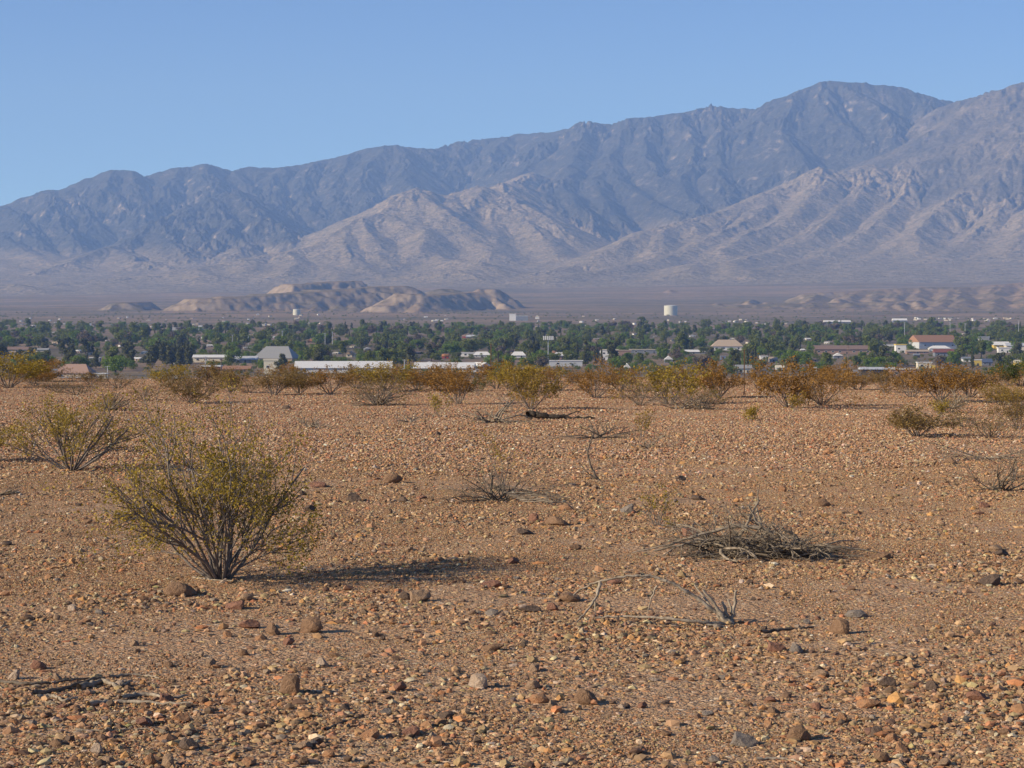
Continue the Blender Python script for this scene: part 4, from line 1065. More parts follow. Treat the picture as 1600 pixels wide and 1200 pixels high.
def flat_material(name, c, rough=0.7, spread=0.25, scale=0.6):
    N = NT(name, rough, 0.3); n = N.noise(N.n("ShaderNodeTexCoord").outputs["Object"], scale, 4, 0.6)
    return N.color(N.mix(N.math('MULTIPLY', n, spread * 2), c, tuple(v * 0.72 for v in c)))
PAINT = {k: flat_material("town_" + k, c) for k, c in dict(
    white=(0.74, 0.73, 0.70), cream=(0.66, 0.60, 0.46), grey=(0.31, 0.31, 0.30), steel=(0.50, 0.52, 0.54), tan=(0.46, 0.36, 0.26), pink=(0.34, 0.22, 0.165), rust=(0.35, 0.19, 0.11),
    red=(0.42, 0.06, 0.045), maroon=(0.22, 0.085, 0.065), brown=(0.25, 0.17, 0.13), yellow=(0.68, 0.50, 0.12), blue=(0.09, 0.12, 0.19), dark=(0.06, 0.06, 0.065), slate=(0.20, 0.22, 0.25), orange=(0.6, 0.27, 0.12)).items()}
N = NT("town_window_glass", 0.12, 0.5); PAINT['glass'] = N.color((0.03, 0.035, 0.04))

BOXF = [(0, 3, 2, 1), (4, 5, 6, 7), (0, 1, 5, 4), (1, 2, 6, 5), (2, 3, 7, 6), (3, 0, 4, 7)]
def boxv(x0, x1, y0, y1, z0, z1): return [(x0, y0, z0), (x1, y0, z0), (x1, y1, z0), (x0, y1, z0), (x0, y0, z1), (x1, y0, z1), (x1, y1, z1), (x0, y1, z1)]
def box(name, parent, m, *a): return link(name, mesh_from(name, boxv(*a), BOXF), PAINT[m], parent)
def gable(name, parent, m, x0, x1, y0, y1, z0, z1, along='x', hip=0.0):
    if along == 'x':
        ym = (y0 + y1) / 2; h = hip * (x1 - x0)
        V = [(x0, y0, z0), (x1, y0, z0), (x1, y1, z0), (x0, y1, z0), (x0 + h, ym, z1), (x1 - h, ym, z1)]
        T = [(0, 1, 5), (0, 5, 4), (2, 3, 4), (2, 4, 5), (0, 4, 3), (1, 2, 5), (0, 3, 2), (0, 2, 1)]
    else:
        xm = (x0 + x1) / 2; h = hip * (y1 - y0)
        V = [(x0, y0, z0), (x1, y0, z0), (x1, y1, z0), (x0, y1, z0), (xm, y0 + h, z1), (xm, y1 - h, z1)]
        T = [(0, 4, 5), (0, 5, 3), (1, 2, 5), (1, 5, 4), (0, 1, 4), (2, 3, 5), (0, 3, 2), (0, 2, 1)]
    return link(name, mesh_from(name, V, T), PAINT[m], parent)

BLD = []     # footprints in the picture, so that trees do not stand in front of every house
def building(x0, x1, yt, yb, wall, roof, style, label, depth=None, rf=0.4, yaw=0.0, wins=3, cat="house", name="town_house", group="town buildings", cover=True, door='dark'):
    P = far_point((x0 + x1) / 2, yb); m = P.y / F
    w = (x1 - x0) * m; h = (yb - yt) * m; dp = depth or max(6.0, min(w * 0.6, 16.0)); P.y += dp * 0.5
    r = link(name, None, None, None, P, (0, 0, math.radians(yaw))); tag(r, label, cat, group)
    a, b = w / 2, dp / 2; e = min(0.5, w * 0.04)
    if style == 'flat':
        hw = h * 0.88
        box("wall", r, wall, -a, a, -b, b, -1.0, hw); box("roof", r, roof, -a - e, a + e, -b - e, b + e, hw + 0.01, h)
    else:
        hw = h * (1 - rf)
        box("wall", r, wall, -a + e, a - e, -b + e, b - e, -1.0, hw)
        if style == 'side': gable("roof", r, roof, -a, a, -b - e, b + e, hw + 0.01, h, 'x')
        elif style == 'hip': gable("roof", r, roof, -a, a, -b - e, b + e, hw + 0.01, h, 'x', 0.22)
        else:
            gable("roof", r, roof, -a, a, -b - e, b + e, hw + 0.01, h, 'y')
    fy = -b + (0 if style == 'flat' else e)
    wh = min(1.4, hw * 0.4); zc = hw * 0.55
    for k in range(wins):
        cx_ = -a + w * (k + 0.7) / (wins + 0.4)
        if k == wins // 2:
            box("door", r, door, cx_ - 0.6, cx_ + 0.6, fy - 0.08, fy - 0.01, 0, min(2.3, hw * 0.85))
        else:
            f = box("window", r, 'white', cx_ - wh * 0.8, cx_ + wh * 0.8, fy - 0.08, fy - 0.01, zc - wh * 0.6, zc + wh * 0.6)
            box("pane", f, 'glass', cx_ - wh * 0.68, cx_ + wh * 0.68, fy - 0.10, fy - 0.082, zc - wh * 0.48, zc + wh * 0.48)
    if cover: BLD.append((x0, x1, yt, yb, P.y))
    return r

building(458, 612, 564, 583, 'white', 'white', 'side', "long white warehouse with a low metal roof behind the rust bushes", 26, 0.55, 2, 6, "warehouse", "warehouse")
building(646, 742, 566, 581, 'cream', 'white', 'side', "second white warehouse with a cream gable wall right of the yard", 24, 0.6, -3, 4, "warehouse", "warehouse")
building(737, 764, 566, 577, 'slate', 'white', 'gable', "white roofed shed with a dark shaded gable behind the thin fence post", 16, 0.7, 30, 0, "shed", "shed")  # shade on the gable end is put into the slate wall colour
building(738, 768, 576, 582, 'white', 'white', 'flat', "long white trailer parked before the dark gabled shed", 3, 0.3, 0, 2, "trailer", "trailer")
building(398, 462, 541, 566, 'tan', 'grey', 'hip', "big grey hall with a long sloping roof left of the warehouse", 30, 0.75, -8, 3, "hall", "hall")
building(412, 434, 560, 584, 'cream', 'cream', 'flat', "pale yard building in front of the big grey hall", 8, 0.3, 0, 2)
building(300, 354, 554, 566, 'cream', 'white', 'side', "pale building with a bright white roof behind the dark red one", 12, 0.35, 0, 4)
building(314, 344, 570, 588, 'maroon', 'white', 'flat', "dark red flat roofed building behind the rust bushes", 9, 0.3, 0, 3)
building(344, 392, 571, 582, 'pink', 'rust', 'side', "low rust roofed house right of the dark red building", 9, 0.5, 0, 3)
building(364, 402, 556, 567, 'grey', 'steel', 'side', "grey roofed house between the dark red building and the big hall", 10, 0.5, 0, 3)
building(84, 146, 568, 592, 'tan', 'pink', 'hip', "house with a broad pink tiled roof near the left edge", 12, 0.6, -12, 3)
building(50, 90, 576, 592, 'slate', 'slate', 'side', "dull grey roofed house left of the pink roofed one", 10, 0.5, 0, 2)
building(140, 156, 558, 566, 'slate', 'white', 'flat', "small white roofed house above the pink roof among dark trees", 6, 0.3, 0, 2)
building(140, 165, 582, 592, 'cream', 'white', 'flat', "low white roofed house right of the pink roofed one", 7, 0.3, 0, 2)
building(2, 14, 568, 582, 'cream', 'grey', 'side', "small pale house at the left edge", 7, 0.4, 0, 2)
building(58, 142, 588, 597, 'steel', 'white', 'flat', "long pale low shed just over the terrace edge on the left", 6, 0.3, 0, 5, "shed", "shed")
building(8, 44, 541, 550, 'tan', 'brown', 'side', "brown roofed house far left above the dark trees", 10, 0.5, 0, 3)
building(54, 76, 543, 549, 'cream', 'grey', 'side', "pale house right of the far left brown roofed one", 8, 0.5, 0, 2)
building(270, 286, 562, 570, 'cream', 'yellow', 'flat', "small yellowish hut beside the dark pines", 6, 0.3, 0, 1)
building(250, 290, 586, 594, 'grey', 'steel', 'side', "grey low house behind the rim left of the dark red building", 8, 0.5, 0, 2)
building(480, 490, 529, 535, 'orange', 'orange', 'gable', "small orange gable among the trees above the warehouse", 6, 0.6, 0, 0)
building(540, 556, 548, 558, 'cream', 'tan', 'gable', "small cream house above the long white warehouse", 8, 0.5, 0, 2)
building(690, 702, 553, 560, 'red', 'orange', 'side', "bright red and orange building behind the second warehouse", 8, 0.5, 0, 1)
building(720, 745, 550, 557, 'white', 'white', 'flat', "white flat roofed building left of the curved roof one", 7, 0.3, 0, 2)
building(738, 768, 549, 558, 'white', 'white', 'hip', "white building with a rounded roof behind the palm", 10, 0.6, 0, 3)
building(722, 728, 523, 528, 'red', 'pink', 'side', "tiny red house on the far side of the tree belt", 6, 0.5, 0, 0)
building(727, 746, 523, 528, 'grey', 'steel', 'side', "long grey roof beside the tiny red house", 8, 0.6, 0, 0)
building(798, 822, 549, 559, 'white', 'white', 'hip', "bright white roofed house left of the stadium lamp", 9, 0.6, 0, 2)
building(862, 896, 550, 562, 'pink', 'white', 'hip', "house with a shining white hip roof right of the stadium lamp", 12, 0.5, 0, 3)
building(863, 876, 547, 553, 'rust', 'rust', 'side', "rust brown roof just behind the shining white hip roof", 8, 0.6, 0, 0)
building(856, 910, 563, 573, 'steel', 'white', 'flat', "long pale grey wall with a white roof line below the stadium lamp", 8, 0.2, 0, 2)
building(938, 966, 545, 557, 'white', 'cream', 'flat', "white house between the pointed trees and tan block", 9, 0.3, 0, 3)
building(960, 986, 546, 557, 'pink', 'tan', 'flat', "tan pinkish block right of the pointed trees", 9, 0.3, 0, 3)
building(984, 1046, 545, 552, 'slate', 'cream', 'flat', "very long low building with a pale yellow roof line", 10, 0.25, 0, 4)
building(1066, 1102, 546, 553, 'grey', 'white', 'side', "white roofed house right of the very long low building", 9, 0.5, 0, 3)
building(938, 950, 557, 563, 'white', 'white', 'flat', "small white hut below the pointed trees", 5, 0.3, 0, 1)
building(974, 986, 568, 577, 'cream', 'white', 'gable', "white tent-like gable before the tan block", 8, 0.8, 0, 0)
building(1038, 1052, 556, 567, 'slate', 'white', 'gable', "pale house hemmed in by bright green trees", 7, 0.5, 0, 1)
building(1112, 1162, 530, 547, 'white', 'tan', 'hip', "large house with a wide tan hip roof and gleaming wall", 16, 0.62, 0, 4)
building(1150, 1176, 570, 584, 'cream', 'grey', 'side', "pale house with a grey awning behind the rusty fence post", 9, 0.4, 0, 2)
building(1126, 1134, 556, 562, 'white', 'white', 'flat', "tiny white hut below the wide hip roof house", 4, 0.3, 0, 1)
building(1188, 1200, 556, 562, 'white', 'white', 'flat', "small white house right of the wide hip roof house", 6, 0.3, 0, 1)
building(1202, 1216, 558, 566, 'grey', 'tan', 'side', "grey house at the left foot of the bright orange bush", 7, 0.5, 0, 1)
building(1212, 1226, 571, 579, 'white', 'cream', 'side', "pale house just left of the tallest orange bush", 6, 0.5, 0, 1)
building(1266, 1276, 574, 581, 'cream', 'white', 'flat', "small pale hut between the two bright orange bushes", 5, 0.3, 0, 1)
building(1272, 1364, 540, 554, 'pink', 'brown', 'side', "long school-like building with a brown roof", 18, 0.45, 0, 8, "school", "school")
building(1302, 1318, 552, 561, 'slate', 'white', 'gable', "little white gabled house under the long brown roof", 7, 0.5, 0, 1)
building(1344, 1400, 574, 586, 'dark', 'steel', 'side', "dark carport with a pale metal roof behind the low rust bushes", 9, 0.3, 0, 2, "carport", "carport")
building(1316, 1342, 579, 588, 'slate', 'grey', 'side', "grey low shed left of the dark carport", 7, 0.4, 0, 2, "shed", "shed")
building(1382, 1398, 537, 541, 'white', 'white', 'flat', "thin white roof right of the long brown roofed building", 6, 0.4, 0, 0)
building(1392, 1432, 576, 590, 'pink', 'cream', 'flat', "pink walled house right of the dark carport", 8, 0.3, 0, 3)
building(1428, 1496, 523, 545, 'steel', 'rust', 'side', "large warehouse with a rusty red roof and grey walls", 30, 0.5, 14, 4, "warehouse", "rusty_warehouse")
building(1400, 1416, 538, 552, 'white', 'yellow', 'flat', "white stuccoed building with a yellow corner below the rusty warehouse", 9, 0.3, 0, 2)
building(1416, 1452, 547, 554, 'pink', 'tan', 'side', "low pinkish wall building below the rusty warehouse", 8, 0.4, 0, 3)
building(1452, 1486, 540, 549, 'white', 'white', 'hip', "white roofed building just below the rusty warehouse's wall", 10, 0.5, 0, 3)
building(1460, 1492, 546, 558, 'slate', 'maroon', 'side', "maroon roofed house right below the white roofed building", 10, 0.45, 0, 3)
building(1434, 1456, 566, 577, 'cream', 'white', 'flat', "white boxy trailer behind the rust bushes", 6, 0.3, 0, 2, "trailer", "trailer")
building(1455, 1461, 571, 577, 'yellow', 'yellow', 'flat', "small yellow cabin beside the white boxy trailer", 3, 0.3, 0, 0, "cabin", "cabin")
building(1472, 1489, 568, 577, 'grey', 'slate', 'flat', "grey ribbed shipping container by the bare field", 3, 0.1, 0, 4, "container", "container")
building(1522, 1534, 562, 573, 'yellow', 'white', 'flat', "yellow post canopy at the bare field's far side", 6, 0.3, 0, 1, "canopy", "canopy")
building(1534, 1552, 561, 572, 'slate', 'blue', 'side', "blue roofed house beside the yellow canopy", 9, 0.5, 0, 2)
building(1586, 1598, 563, 573, 'yellow', 'cream', 'side', "bright yellow house at the right edge of the bare field", 7, 0.4, 0, 2)
building(1530, 1546, 525, 535, 'grey', 'steel', 'flat', "grey block behind trees right of the rusty warehouse", 8, 0.3, 0, 2)
building(1552, 1578, 533, 545, 'yellow', 'white', 'side', "yellow walled house with a white lean-to near the right edge", 10, 0.45, 0, 2)
building(1572, 1616, 535, 547, 'cream', 'steel', 'side', "pale blue grey roofed building at the right edge", 12, 0.4, 0, 3)
building(1560, 1580, 543, 552, 'white', 'white', 'flat', "white low extension below the pale blue grey roof", 7, 0.3, 0, 2)
building(1504, 1518, 558, 566, 'white', 'slate', 'side', "small slate roofed house left of the yellow canopy", 7, 0.5, 0, 1)
building(1428, 1438, 553, 560, 'dark', 'slate', 'side', "dark little shed left of the maroon roofed house", 6, 0.4, 0, 0, "shed", "shed")
building(796, 806, 490, 501, 'white', 'white', 'flat', "white tower of the plant out on the plain", 12, 0.2, 0, 0, "industrial block", "plant_tower", cover=False)
building(806, 825, 493, 501, 'slate', 'steel', 'flat', "blue grey plant building out on the plain beside the white tower", 24, 0.2, 0, 3, "industrial block", "plant_hall", cover=False)
building(836, 843, 493, 499, 'white', 'cream', 'gable', "small white gabled building right of the plant on the plain", 12, 0.5, 0, 0, cover=False)
building(262, 316, 511, 519, 'slate', 'grey', 'side', "long grey roofed building out beyond the left tree belt", 20, 0.6, 0, 0, "hall", "hall", cover=False)
building(1288, 1330, 500, 505, 'slate', 'white', 'side', "long white roofed shed beyond the trees by the power poles", 16, 0.5, 0, 0, "shed", "shed", cover=False)
building(1395, 1418, 498, 504, 'slate', 'white', 'side', "white roofed barn beyond the trees right of the power poles", 16, 0.5, 0, 0, "barn", "barn", cover=False)

# yard of white boxes between the warehouses
rng = np.random.default_rng(8)
yard = sorted((rng.uniform(590, 652), rng.uniform(578, 584)) for _ in range(16))
for k, (x, y) in enumerate(yard):
    P = far_point(x, y); m = P.y / F; w, h = rng.uniform(5, 10) * m * 0.5, rng.uniform(4, 7) * m
    r = link("white_trailer", None, None, None, P, (0, 0, rng.uniform(-0.3, 0.3))); tag(r, f"{ordinal(k + 1)} white trailer from left in the yard between the warehouses", "trailer", "white trailers in the yard")
    box("body", r, 'white' if k % 4 else 'cream', -w, w, -1.3, 1.3, 0.5, h); box("chassis", r, 'dark', -w * 0.8, w * 0.8, -1.0, 1.0, 0.0, 0.49)
    BLD.append((x - 5, x + 5, y - 6, y, P.y))

# scattered houses out on the plain
def far_houses(n, xr, yr, seed, where, group, size=(2.0, 6.0)):
    rng = np.random.default_rng(seed)
    for k, (x, y) in enumerate(sorted((rng.uniform(*xr), yr[0] + (yr[1] - yr[0]) * rng.uniform(0, 1) ** 0.8) for _ in range(n))):
        w = rng.uniform(*size); h = rng.uniform(1.6, 3.0)
        building(x - w / 2, x + w / 2, y - h, y, rng.choice(['white', 'white', 'cream', 'tan']), rng.choice(['white', 'white', 'white', 'grey', 'cream', 'pink']), rng.choice(['side', 'flat', 'gable']),
                 f"{ordinal(k + 1)} tiny pale house from left {where}", 9, 0.4, float(rng.uniform(-20, 20)), 0, "house", "far_house", group, False)
far_houses(34, (0, 168), (499, 521), 1, "on the plain left of the small mesa", "tiny houses left of the small mesa", (2.5, 7))
far_houses(22, (168, 330), (494, 518), 2, "on the plain below the small mesa", "tiny houses below the small mesa")
far_houses(24, (332, 520), (490, 513), 3, "on the plain around the smaller water tank", "tiny houses around the smaller tank")
far_houses(9, (525, 700), (494, 506), 4, "on the plain before the long mesa's end", "tiny houses before the long mesa's end")
far_houses(9, (830, 1030), (495, 511), 5, "on the plain left of the large water tank", "tiny houses left of the large tank")
far_houses(16, (1035, 1230), (498, 511), 6, "on the plain right of the large water tank", "tiny houses right of the large tank")
far_houses(24, (1430, 1612), (496, 502), 7, "in the bright row under the right hand badlands", "row of houses under the badlands", (2.5, 7))

rng = np.random.default_rng(19); made = 0; xs_ = []
while made < 46:
    x, y = rng.uniform(-10, 1610), rng.uniform(522, 572); w = rng.uniform(6, 15) * (y - 470) / 80
    if any(x + w > b_[0] - 3 and x - w < b_[1] + 3 and abs(y - b_[3]) < 9 for b_ in BLD): continue
    xs_.append((x, y, w)); BLD.append((x - w / 2, x + w / 2, y - w * 0.4, y, far_point(x, y).y)); made += 1
for k, (x, y, w) in enumerate(sorted(xs_)):
    building(x - w / 2, x + w / 2, y - rng.uniform(0.3, 0.5) * min(w, 12), y, rng.choice(['white', 'cream', 'white', 'tan', 'grey', 'pink']), rng.choice(['white', 'white', 'steel', 'grey', 'tan', 'cream', 'brown']), rng.choice(['side', 'side', 'flat', 'hip', 'gable']),
             f"{ordinal(k + 1)} from left of the plain houses half hidden among the town's trees", 9, 0.45, float(rng.uniform(-25, 25)), 2, "house", "town_house", "half hidden town houses", False)

# water tanks
def tank(x, yt, yb, w, label):
    P = far_point(x, yb); m = P.y / F; R, H = w * m / 2, (yb - yt) * m
    r = link("water_tank", None, None, None, P); tag(r, label, "water tank", "water tanks on the plain")
    n = 48; a = np.arange(n) * 6.2832 / n
    def rev(name, prof, mat):
        V = np.concatenate([np.stack([np.cos(a) * q, np.sin(a) * q, np.full(n, z)], 1) for q, z in prof]); k = len(prof)
        Fq = np.concatenate([np.stack([np.arange(n) + i * n, (np.arange(n) + 1) % n + i * n, (np.arange(n) + 1) % n + (i + 1) * n, np.arange(n) + (i + 1) * n], 1) for i in range(k - 1)])
        link(name, mesh_from(name, V, Fq, True), mat, r)
    rev("shell", [(R, -2), (R, H * 0.93)], TANKM); rev("roof", [(R * 1.01, H * 0.93), (R * 0.98, H * 0.945), (R * 0.5, H * 0.985), (0.05, H)], TANKR)
    for q in np.linspace(0.12, 0.84, 5): rev("weld_band", [(R * 1.004, H * q), (R * 1.008, H * q + 0.2), (R * 1.004, H * q + 0.4)], TANKM)
TANKM = flat_material("tank_paint", (0.52, 0.52, 0.45), 0.6, 0.15, 0.1); TANKR = flat_material("tank_roof_paint", (0.6, 0.6, 0.53), 0.6, 0.1, 0.1)
tank(1048, 475, 491, 21, "large pale green water tank standing on the plain")
tank(463.5, 484, 493.5, 11.5, "smaller pale green water tank before the long mesa")

# poles
def pole(x, yt, yb, label, kind, rad=0.3):
    P = far_point(x, yb); m = P.y / F; H = (yb - yt) * m
    r = link("light_pole" if kind != 'util' else "utility_pole", None, None, None, P); tag(r, label, "pole", "poles over the town")
    mat = 'brown' if kind == 'util' else 'steel'
    b = Build(); b.tube([(0, 0, -1), (0, 0, H * 0.5), (0, 0, H)], [rad, rad * 0.85, rad * 0.7], 8); link("shaft", b.mesh("shaft"), PAINT[mat], r)
    if kind == 'util':
        for z in (0.95, 0.86): box("crossarm", r, 'brown', -1.3, 1.3, -rad * 0.7 - 0.16, -rad * 0.7 - 0.01, H * z - 0.12, H * z + 0.12)
    elif kind == 'bank':
        box("crossarm", r, 'steel', -4.0, 4.0, -rad - 0.22, -rad - 0.01, H - 1.4, H - 1.1)
        for k in range(6): box("lamp", r, 'white', -4.0 + k * 1.45, -3.1 + k * 1.45, -1.6, -rad - 0.23, H - 2.6, H + 0.6)
    else:
        box("lamp_arm", r, 'steel', -1.6, 1.6, -rad - 0.15, -rad - 0.01, H - 0.5, H - 0.3)
pole(856.5, 526, 568, "tall white stadium lamp with a bank of lights above the warehouses", 'bank', 0.34)
for x, yt, yb, lab in [(363, 522, 545, "pale lamp pole above the dark red building"), (388, 521, 540, "short pale lamp pole right of the one over the dark red building"), (411, 521, 545, "pale lamp pole above the big grey hall's left end"), (441, 516, 540, "pale lamp pole above the big grey hall's right end"),
                       (508, 519, 545, "pale lamp pole above the long warehouse, left of a pair"), (519.5, 517, 545, "pale lamp pole above the long warehouse, right of a pair"), (1413.5, 503, 533, "tall pale lamp pole left of the rusty warehouse"),
                       (1484.5, 503, 528, "tall pale lamp pole over the rusty warehouse"), (1508, 504, 532, "tall pale lamp pole right of the rusty warehouse"), (1591.5, 500, 536, "tallest pale lamp pole, near the right edge"),
                       (632, 561, 583, "pale pole at the yard's right side"), (321, 556, 590, "pale pole left in front of the dark red building"), (168, 571, 592, "pale pole right of the pink roofed house")]:
    pole(x, yt, yb, lab, 'lamp', 0.30)
for x, yt, yb, lab in [(345.5, 560, 590, "dark utility pole right of the dark red building"), (1332.5, 487, 506, "dark utility pole on the plain left of its twin"), (1393.5, 487, 506, "dark utility pole on the plain right of its twin"), (1567, 488, 505, "dark utility pole over the bright house row"), (1325, 540, 588, "dark utility pole behind the low rust bushes")]:
    pole(x, yt, yb, lab, 'util', 0.28)

# roads on the plain
def road(name, pts, width, c):
    W = [far_point(*p) for p in pts]
    T = np.linspace(0, 1, len(W)); tt = np.linspace(0, 1, 160)
    X = np.interp(tt, T, [w.x for w in W]).astype(np.float32); Y = np.interp(tt, T, [w.y for w in W]).astype(np.float32)
    V = []
    for s_ in (-1, 1): V.append(np.stack([X, Y + s_ * width / 2, land(X, Y + s_ * width / 2) + 1.2], 1))
    V = np.concatenate(V); i = np.arange(159)
    tag(link(name, mesh_from(name, V, np.stack([i, i + 1, i + 161, i + 160], 1)), c), kind="structure")
N = NT("dirt_road", 0.95, 0.1); MAT_ROAD = N.color(N.mix(N.noise(N.pos(), 0.02, 3), (0.30, 0.23, 0.17), (0.24, 0.18, 0.13)))
road("dirt_road", [(-60, 481), (40, 476), (150, 470.5), (240, 468.5), (330, 467)], 60, MAT_ROAD)
road("dirt_road", [(1270, 494), (1400, 492.5), (1500, 490.5), (1640, 489.5)], 40, MAT_ROAD)

# ---- trees
def tree_mesh(seed, shape, nleaf, leaf):
    """crown and trunk meshes for a tree one metre tall"""
    rng = np.random.default_rng(seed); C = []; Nn = []
    if shape == 'cypress': blobs = [((rng.normal(0, 0.012), rng.normal(0, 0.012), z), (0.085 * (1.1 - 0.75 * abs(z - 0.36) / 0.6)) * rng.uniform(0.8, 1.15), 0.11) for z in np.linspace(0.12, 0.92, 12)]
    elif shape == 'conifer': blobs = [((rng.normal(0, 0.04), rng.normal(0, 0.04), z), 0.27 * (1.08 - z) * rng.uniform(0.75, 1.2), 0.08) for z in np.linspace(0.18, 0.94, 12)]
    elif shape == 'tall': blobs = [((rng.normal(0, 0.09), rng.normal(0, 0.09), rng.uniform(0.32, 0.9)), rng.uniform(0.10, 0.19), 0.13) for _ in range(15)]
    elif shape == 'low': blobs = [((rng.normal(0, 0.32), rng.normal(0, 0.32), rng.uniform(0.3, 0.8)), rng.uniform(0.18, 0.32), 0.2) for _ in range(16)]
    elif shape == 'palm': blobs = []
    else: blobs = [((rng.normal(0, 0.20), rng.normal(0, 0.20), rng.uniform(0.35, 0.86)), rng.uniform(0.12, 0.24), 0.15) for _ in range(17)]
    tot = sum(b[1] for b in blobs) or 1
    for c, rr, rz in blobs:
        k = max(6, int(nleaf * rr / tot)); d = rng.normal(size=(k, 3)); d /= np.linalg.norm(d, axis=1, keepdims=True)
        q = rng.uniform(0.45, 1.08, (k, 1)) ** 0.6
        C.append(np.array(c) + d * q * np.array([rr, rr, rz])); Nn.append(d)
    b = Build()
    if shape == 'palm':
        b.tube([(0, 0, -0.05), (0.01, 0, 0.45), (0, 0, 0.88)], [0.03, 0.024, 0.022], 6); pts = []
        V, Fq = [], []
        for k in range(26):
            a = k * 2.4; e = rng.uniform(-0.5, 1.2); prev = None
            for s_ in range(5):
                t = s_ / 4; R_ = 0.20 * t * math.cos(e * (1 - 0.5 * t)); Z = 0.88 + 0.17 * t * math.sin(e) - 0.14 * t * t
                w = 0.026 * (1 - t * 0.8); n0 = len(V)
                V += [(R_ * math.cos(a) - w * math.sin(a), R_ * math.sin(a) + w * math.cos(a), Z), (R_ * math.cos(a) + w * math.sin(a), R_ * math.sin(a) - w * math.cos(a), Z)]
                if s_: Fq.append((n0 - 2, n0 - 1, n0 + 1, n0))
        crown = mesh_from("crown", V, Fq); crown.attributes.new("shade", 'FLOAT', 'POINT').data.foreach_set("value", np.full(len(V), 0.5, np.float32))
        return crown, b.mesh("trunk")
    C = np.concatenate(C); Nn = np.concatenate(Nn); C[:, 2] = np.maximum(C[:, 2], 0.06); n = len(C)
    nn = Nn + rng.normal(0, 0.45, (n, 3)); nn /= np.linalg.norm(nn, axis=1, keepdims=True)
    u = np.cross(nn, rng.normal(size=(n, 3))); u /= np.linalg.norm(u, axis=1, keepdims=True); v = np.cross(nn, u)
    s = leaf * rng.uniform(0.6, 1.5, (n, 1))
    V = np.stack([C - u * s, C - v * s * 0.7, C + u * s, C + v * s * 0.7], 1).reshape(-1, 3)
    crown = mesh_from("crown", V, np.arange(4 * n).reshape(n, 4))
    crown.attributes.new("shade", 'FLOAT', 'POINT').data.foreach_set("value", np.repeat(np.clip(rng.normal(0.5, 0.28, n), 0, 1), 4).astype(np.float32))
    h = 0.75 if shape in ('cypress', 'conifer') else 0.55
    b.tube([(0, 0, -0.05), (0.01, 0.0, h * 0.5), (0, 0.01, h)], [0.028, 0.02, 0.010], 6)
    for c, rr, rz in blobs[:: max(1, len(blobs) // 5)]:
        z0 = max(0.12, c[2] - 0.3); b.tube([(0, 0, z0), ((c[0]) * 0.5, c[1] * 0.5, (z0 + c[2]) / 2), c], [0.013, 0.009, 0.004], 4)
    return crown, b.mesh("trunk")
FOL = dict(bright=leaf_material("bright_green_foliage", (0.085, 0.14, 0.010), (0.20, 0.29, 0.028), 0.4), mid=leaf_material("olive_green_foliage", (0.085, 0.108, 0.012), (0.19, 0.22, 0.034), 0.35),
           dark=leaf_material("dark_evergreen_foliage", (0.042, 0.048, 0.012), (0.11, 0.115, 0.030), 0.2), brown=leaf_material("bare_brownish_crown", (0.09, 0.068, 0.042), (0.19, 0.145, 0.095), 0.2))
MAT_TRUNK = wood_material("tree_bark", (0.06, 0.045, 0.035), (0.12, 0.095, 0.075), 4.0)
KINDS = [('round', 'bright', "leafy bright green tree", (7.5, 11.5)), ('round', 'mid', "olive green rounded tree", (8, 13)), ('low', 'bright', "low spreading green tree", (5, 8)), ('tall', 'dark', "dark green tall tree", (11, 16)),
         ('conifer', 'dark', "dark pointed conifer", (11, 17)), ('cypress', 'dark', "slim dark cypress", (11, 16)), ('round', 'brown', "brownish bare crowned tree", (8, 12)), ('low', 'mid', "low olive tree", (5, 8)), ('tall', 'mid', "tall olive green tree", (10, 15)), ('palm', 'mid', "palm tree", (9, 14))]
PROTO = {}
for k, (sh, fo, _, _) in enumerate(KINDS):
    PROTO[k] = []
    for v in range(1 if sh in ('palm',) else 3):
        cr, tr = tree_mesh(400 + 10 * k + v, sh, 1500 if sh in ('round', 'low', 'tall') else 900, 0.036 if sh != 'cypress' else 0.026)
        cr.materials.append(FOL[fo]); tr.materials.append(MAT_TRUNK); PROTO[k].append((cr, tr))
rng = np.random.default_rng(12)
def hides(x, y, d, hw, top):
    for x0, x1, yt, yb, bd in BLD:
        if d < bd and x + hw > x0 and x - hw < x1 and top < yb - 0.35 * (yb - yt): return True
    return False
TREES = []
def try_tree(kind=None, x=None, y=None, force=False, H=None):
    y = y if y is not None else 513 + 74 * rng.beta(1.1, 1.5)
    x = x if x is not None else rng.uniform(-30, 1630)
    if kind is None:
        kind = int(rng.choice(len(KINDS), p=[.26, .25, .10, .08, .03, .04, .06, .07, .09, .02]))
        if x < 300 and 545 < y < 575 and rng.uniform() < 0.6: kind = int(rng.choice([3, 4, 3]))
    P = far_point(x, y); lo, hi = KINDS[kind][3]; H = H or rng.uniform(lo, hi) * (rng.uniform(0.8, 1.5) if kind not in (3, 4, 5) else rng.uniform(0.75, 1.1)); m = P.y / F
    hw = H * (0.35 if KINDS[kind][0] in ('round', 'low') else 0.14) / m
    if not force and hides(x, y, P.y, hw, y - H / m) and rng.uniform() < 0.93: return
    TREES.append((P, H, kind, int(rng.integers(len(PROTO[kind]))), rng.uniform(0, 6.28), x, y))
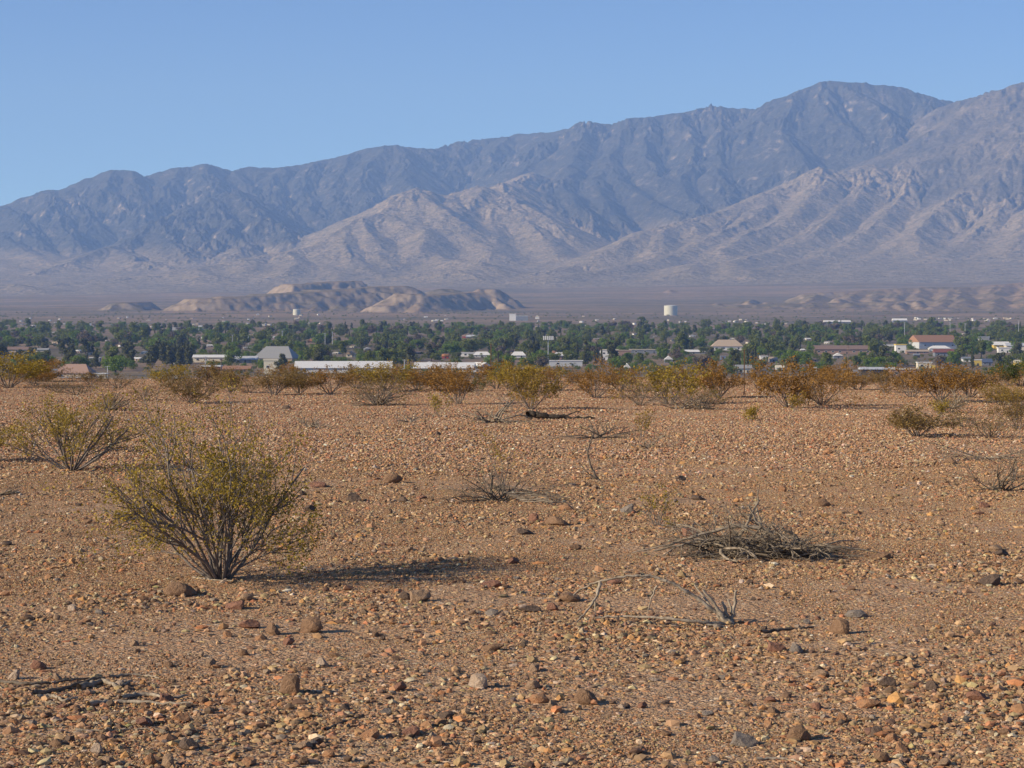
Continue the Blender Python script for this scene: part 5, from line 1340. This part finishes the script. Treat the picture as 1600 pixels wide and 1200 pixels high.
for x, y, kd, H in [(708, 522, 4, 17), (917, 568, 4, 19), (932, 568, 5, 17), (940, 570, 5, 13), (956, 572, 3, 19), (1058, 546, 5, 17), (1064, 546, 5, 18), (1098, 532, 5, 14), (528, 522, 5, 13), (283, 576, 3, 12), (270, 574, 3, 13), (240, 572, 3, 14), (205, 574, 3, 13), (150, 576, 4, 15), (110, 576, 3, 12),
                    (30, 572, 3, 13), (70, 574, 3, 13), (752, 570, 9, 10), (828, 574, 9, 12), (444, 576, 3, 11), (1332, 546, 9, 9), (868, 574, 9, 7), (1542, 548, 0, 12), (1258, 516, 3, 15), (1296, 514, 3, 12), (1362, 538, 3, 15), (1120, 536, 3, 11), (690, 545, 3, 14), (1585, 548, 0, 10), (640, 583, 2, 6), (1010, 574, 2, 7), (1080, 574, 0, 9), (1150, 566, 0, 10)]:
    try_tree(kd, x, y, True, H)
while len(TREES) < 2000: try_tree()
TREES.sort(key=lambda t: -t[1] / t[0].y)
near, rest = TREES[:300], TREES[300:]
def zone(x, y):
    band = "front of town" if y > 566 else "mid town" if y > 541 else "back of the belt"
    col = int(max(0, min(7.99, x / 200.0)))
    land_ = ["near the pink roof", "near the dark red building", "near the long warehouse", "near the second warehouse", "near the stadium lamp", "near the wide hip roof", "near the long brown roof", "near the rusty warehouse"][col]
    return f"{band} {land_}"
near.sort(key=lambda t: t[5]); count = {}
for P, H, kd, v, yaw, x, y in near:
    z = zone(x, y); key = (kd, z); count[key] = count.get(key, 0) + 1
    band, col = z.split(" near ")
    r = link(KINDS[kd][0] + "_tree" if KINDS[kd][0] in ('palm', 'cypress') else ("conifer_tree" if KINDS[kd][0] == 'conifer' else "broadleaf_tree"), None, None, None, P, (0, 0, yaw), (H, H, H))
    tag(r, f"{ordinal(count[key])} {KINDS[kd][2]} from left, {band}, near {col}", "tree", "trees of the town")
    cr, tr = PROTO[kd][v]
    link("crown", cr, None, r); link("trunk", tr, None, r)
tiles = bpy.data.collections.new("belt_trees"); order = []
for k in PROTO:
    for v, (cr, tr) in enumerate(PROTO[k]):
        V1 = np.empty(len(cr.vertices) * 3, np.float32); cr.vertices.foreach_get("co", V1)
        o = bpy.data.objects.new(f"belt_{k:02d}_{v}", cr); tiles.objects.link(o); order.append((k, v))
P_ = [t[0][:] for t in rest]
scatter_object("distant_trees", np.array(P_), np.array([(0, 0, t[4]) for t in rest], np.float32), np.array([t[1] for t in rest], np.float32), np.array([order.index((t[2], t[3])) for t in rest], np.int32), tiles, "mass of distant trees filling the belt behind the town")
# scrub on the plain and in the gaps
tiles2 = bpy.data.collections.new("plain_scrub")
for v in range(3): tiles2.objects.link(bpy.data.objects.new(f"scrub_{v}", PROTO[7][v][0]))
n = 2600
yy = 488 + 100 * rng.uniform(0, 1, n) ** 1.6; xx = rng.uniform(-40, 1640, n)
P_ = np.array([far_point(a, b)[:] for a, b in zip(xx, yy)])
scatter_object("scrub", P_, np.stack([np.zeros(n), np.zeros(n), rng.uniform(0, 6.28, n)], 1).astype(np.float32), rng.uniform(1.6, 4.2, n).astype(np.float32), rng.integers(0, 3, n).astype(np.int32), tiles2, "low desert scrub dotting the plain and gaps in town")
